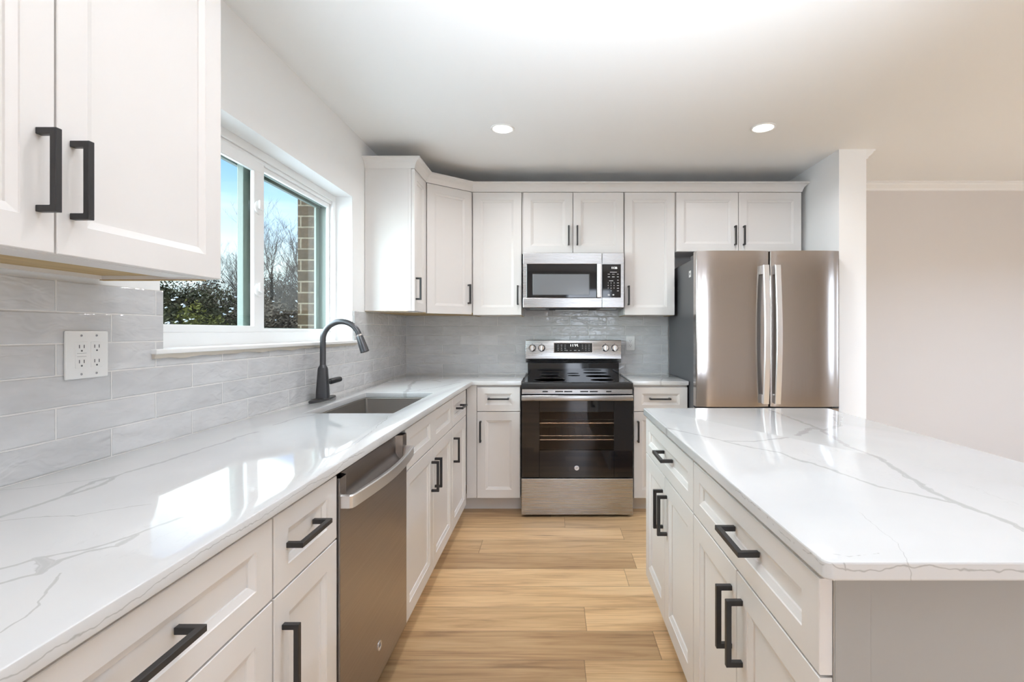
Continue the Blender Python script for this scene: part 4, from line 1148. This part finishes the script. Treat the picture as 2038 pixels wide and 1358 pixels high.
for i, (px, dist, k_, sc) in enumerate(spots):
    if i < 3: r = protos[k_]; r.location = ray(px, dist); r.rotation_euler = (0, 0, rg.uniform(0, 6)); r.scale = (sc,) * 3
    else: put(protos[k_], ray(px, dist), rg.uniform(0, 6), sc)
def leaf_mass(blobs, nleaf, ls, seed):
    """loose leaves filling a set of rounded clumps standing on the ground"""
    rg = random.Random(seed); t = bmesh.new()
    for c_, rx_, rz_ in blobs:
        lobes = [(Vector((rg.uniform(-.6, .6) * rx_, rg.uniform(-.6, .6) * rx_, rg.uniform(.2, .75) * rz_)), rg.uniform(.35, .6)) for _ in range(8)]
        for _ in range(nleaf):
            lc, rad = rg.choice(lobes)
            v = Vector((rg.gauss(0, 1), rg.gauss(0, 1), rg.gauss(0, 1))).normalized() * rg.uniform(.5, 1.05)
            p = lc + Vector((v.x * rad * rx_, v.y * rad * rx_, v.z * rad * rz_ * .8)); p.z = max(.02, p.z); p += c_
            a = Vector((rg.uniform(-1, 1), rg.uniform(-1, 1), rg.uniform(-1, 1))).normalized(); b_ = a.orthogonal().normalized()
            l_ = ls * rg.uniform(.6, 1.4)
            t.faces.new([t.verts.new(p + a * l_), t.verts.new(p + b_ * l_ * .45), t.verts.new(p - a * l_), t.verts.new(p - b_ * l_ * .45)])
    bl = B(); bl._merge(t); return bl
dark = [((335, 14), 1.6, 2.9), ((372, 17), 1.7, 3.3), ((425, 15.5), 1.1, 1.9), ((458, 16), 1.1, 1.9), ((300, 16), 2.0, 3.6), ((350, 23), 2.6, 4.6), ((420, 24), 2.0, 3.6), ((470, 21), 1.4, 2.5),
        ((505, 17), .8, 1.35), ((545, 15), .75, 1.3), ((585, 14.5), .7, 1.2), ((625, 15), .75, 1.3), ((660, 16), .8, 1.3)]
tag(link('shrubbery', leaf_mass([(ray(*q), a, b_) for q, a, b_ in dark], 11000, .065, 1), 'leaf_dark', smooth=False), 'dark green evergreen shrubbery along the wood edge outside the window', 'shrubbery', kind='stuff')
brown = [((px, d_), r_, h_) for px, d_, r_, h_ in ((440, 28, 2.3, 3.4), (490, 24, 1.8, 2.8), (530, 22, 1.5, 2.4), (560, 20, 1.3, 2.1), (590, 24, 1.7, 2.7), (620, 21, 1.4, 2.3), (645, 24, 1.8, 2.9), (540, 33, 2.5, 4.0), (610, 34, 2.5, 4.2), (480, 35, 2.5, 4.2), (400, 34, 2.5, 4.4), (575, 42, 3, 5), (520, 43, 3, 5), (640, 42, 3, 5))]
tag(link('undergrowth', leaf_mass([(ray(*q), a, b_ * 1.3) for q, a, b_ in brown], 8000, .075, 3), 'leaf_brn', smooth=False), 'grey-brown leafless brush below the bare trees outside the window', 'undergrowth', kind='stuff')
root = thing('evergreen_shrub', ray(397, 12.0), 'yellow-green shrub in the sun, low in the window just above its sill', 'shrub')
link('foliage', leaf_mass([(ray(397, 12.0), .75, 2.6)], 7000, .05, 2), 'leaf_yel', root, smooth=False)
st = B(); q = ray(397, 12.0)
for dx, dy in ((.3, .1), (-.3, .2), (.05, -.3), (-.1, .3)): st.tube([q, q + Vector((dx * .5, dy * .5, .5)), q + Vector((dx, dy, 1.1))], [.025, .018, .006], 6)
link('stems', st, 'bark', root, smooth=False)

# flecks of snow caught in the shrubs
bl = B(); rs = random.Random(9)
for px, py, r in ((330, 612, 3), (347, 597, 4), (352, 592, 3), (362, 606, 4), (367, 610, 3), (338, 568, 2), (350, 575, 2.5), (456, 620, 4), (463, 614, 4), (449, 626, 3), (470, 591, 2.5), (352, 641, 4), (372, 638, 4), (381, 634, 4), (335, 643, 4), (438, 612, 2.5), (445, 596, 2), (398, 588, 2), (415, 566, 2), (544, 600, 2), (560, 622, 2), (548, 637, 2), (580, 630, 2.5), (590, 600, 3)):
    dist = 11.0 if px < 420 else (14.6 if px < 500 else 13.6)
    c_ = Vector(((px - VPX) / F_PX * dist, dist, EYE - (py - VPY) / F_PX * dist)); q = r / F_PX * dist
    for k_ in range(4):
        o_ = Vector((rs.uniform(-1, 1) * q, rs.uniform(-1, 1) * q, rs.uniform(-.5, .5) * q)); rr_ = q * rs.uniform(.35, .6)
        bl.lathe([(0, -rr_ * .5), (rr_ * .8, -rr_ * .25), (rr_, 0), (rr_ * .7, rr_ * .35), (0, rr_ * .5)], c_ + o_, (rs.uniform(-.4, .4), rs.uniform(-.4, .4), 1), 8)
tag(link('snow', bl, mat('old_snow', (.35, .36, .38), .8)), 'small white flecks of snow caught in the shrubs outside the window', 'snow', kind='stuff')
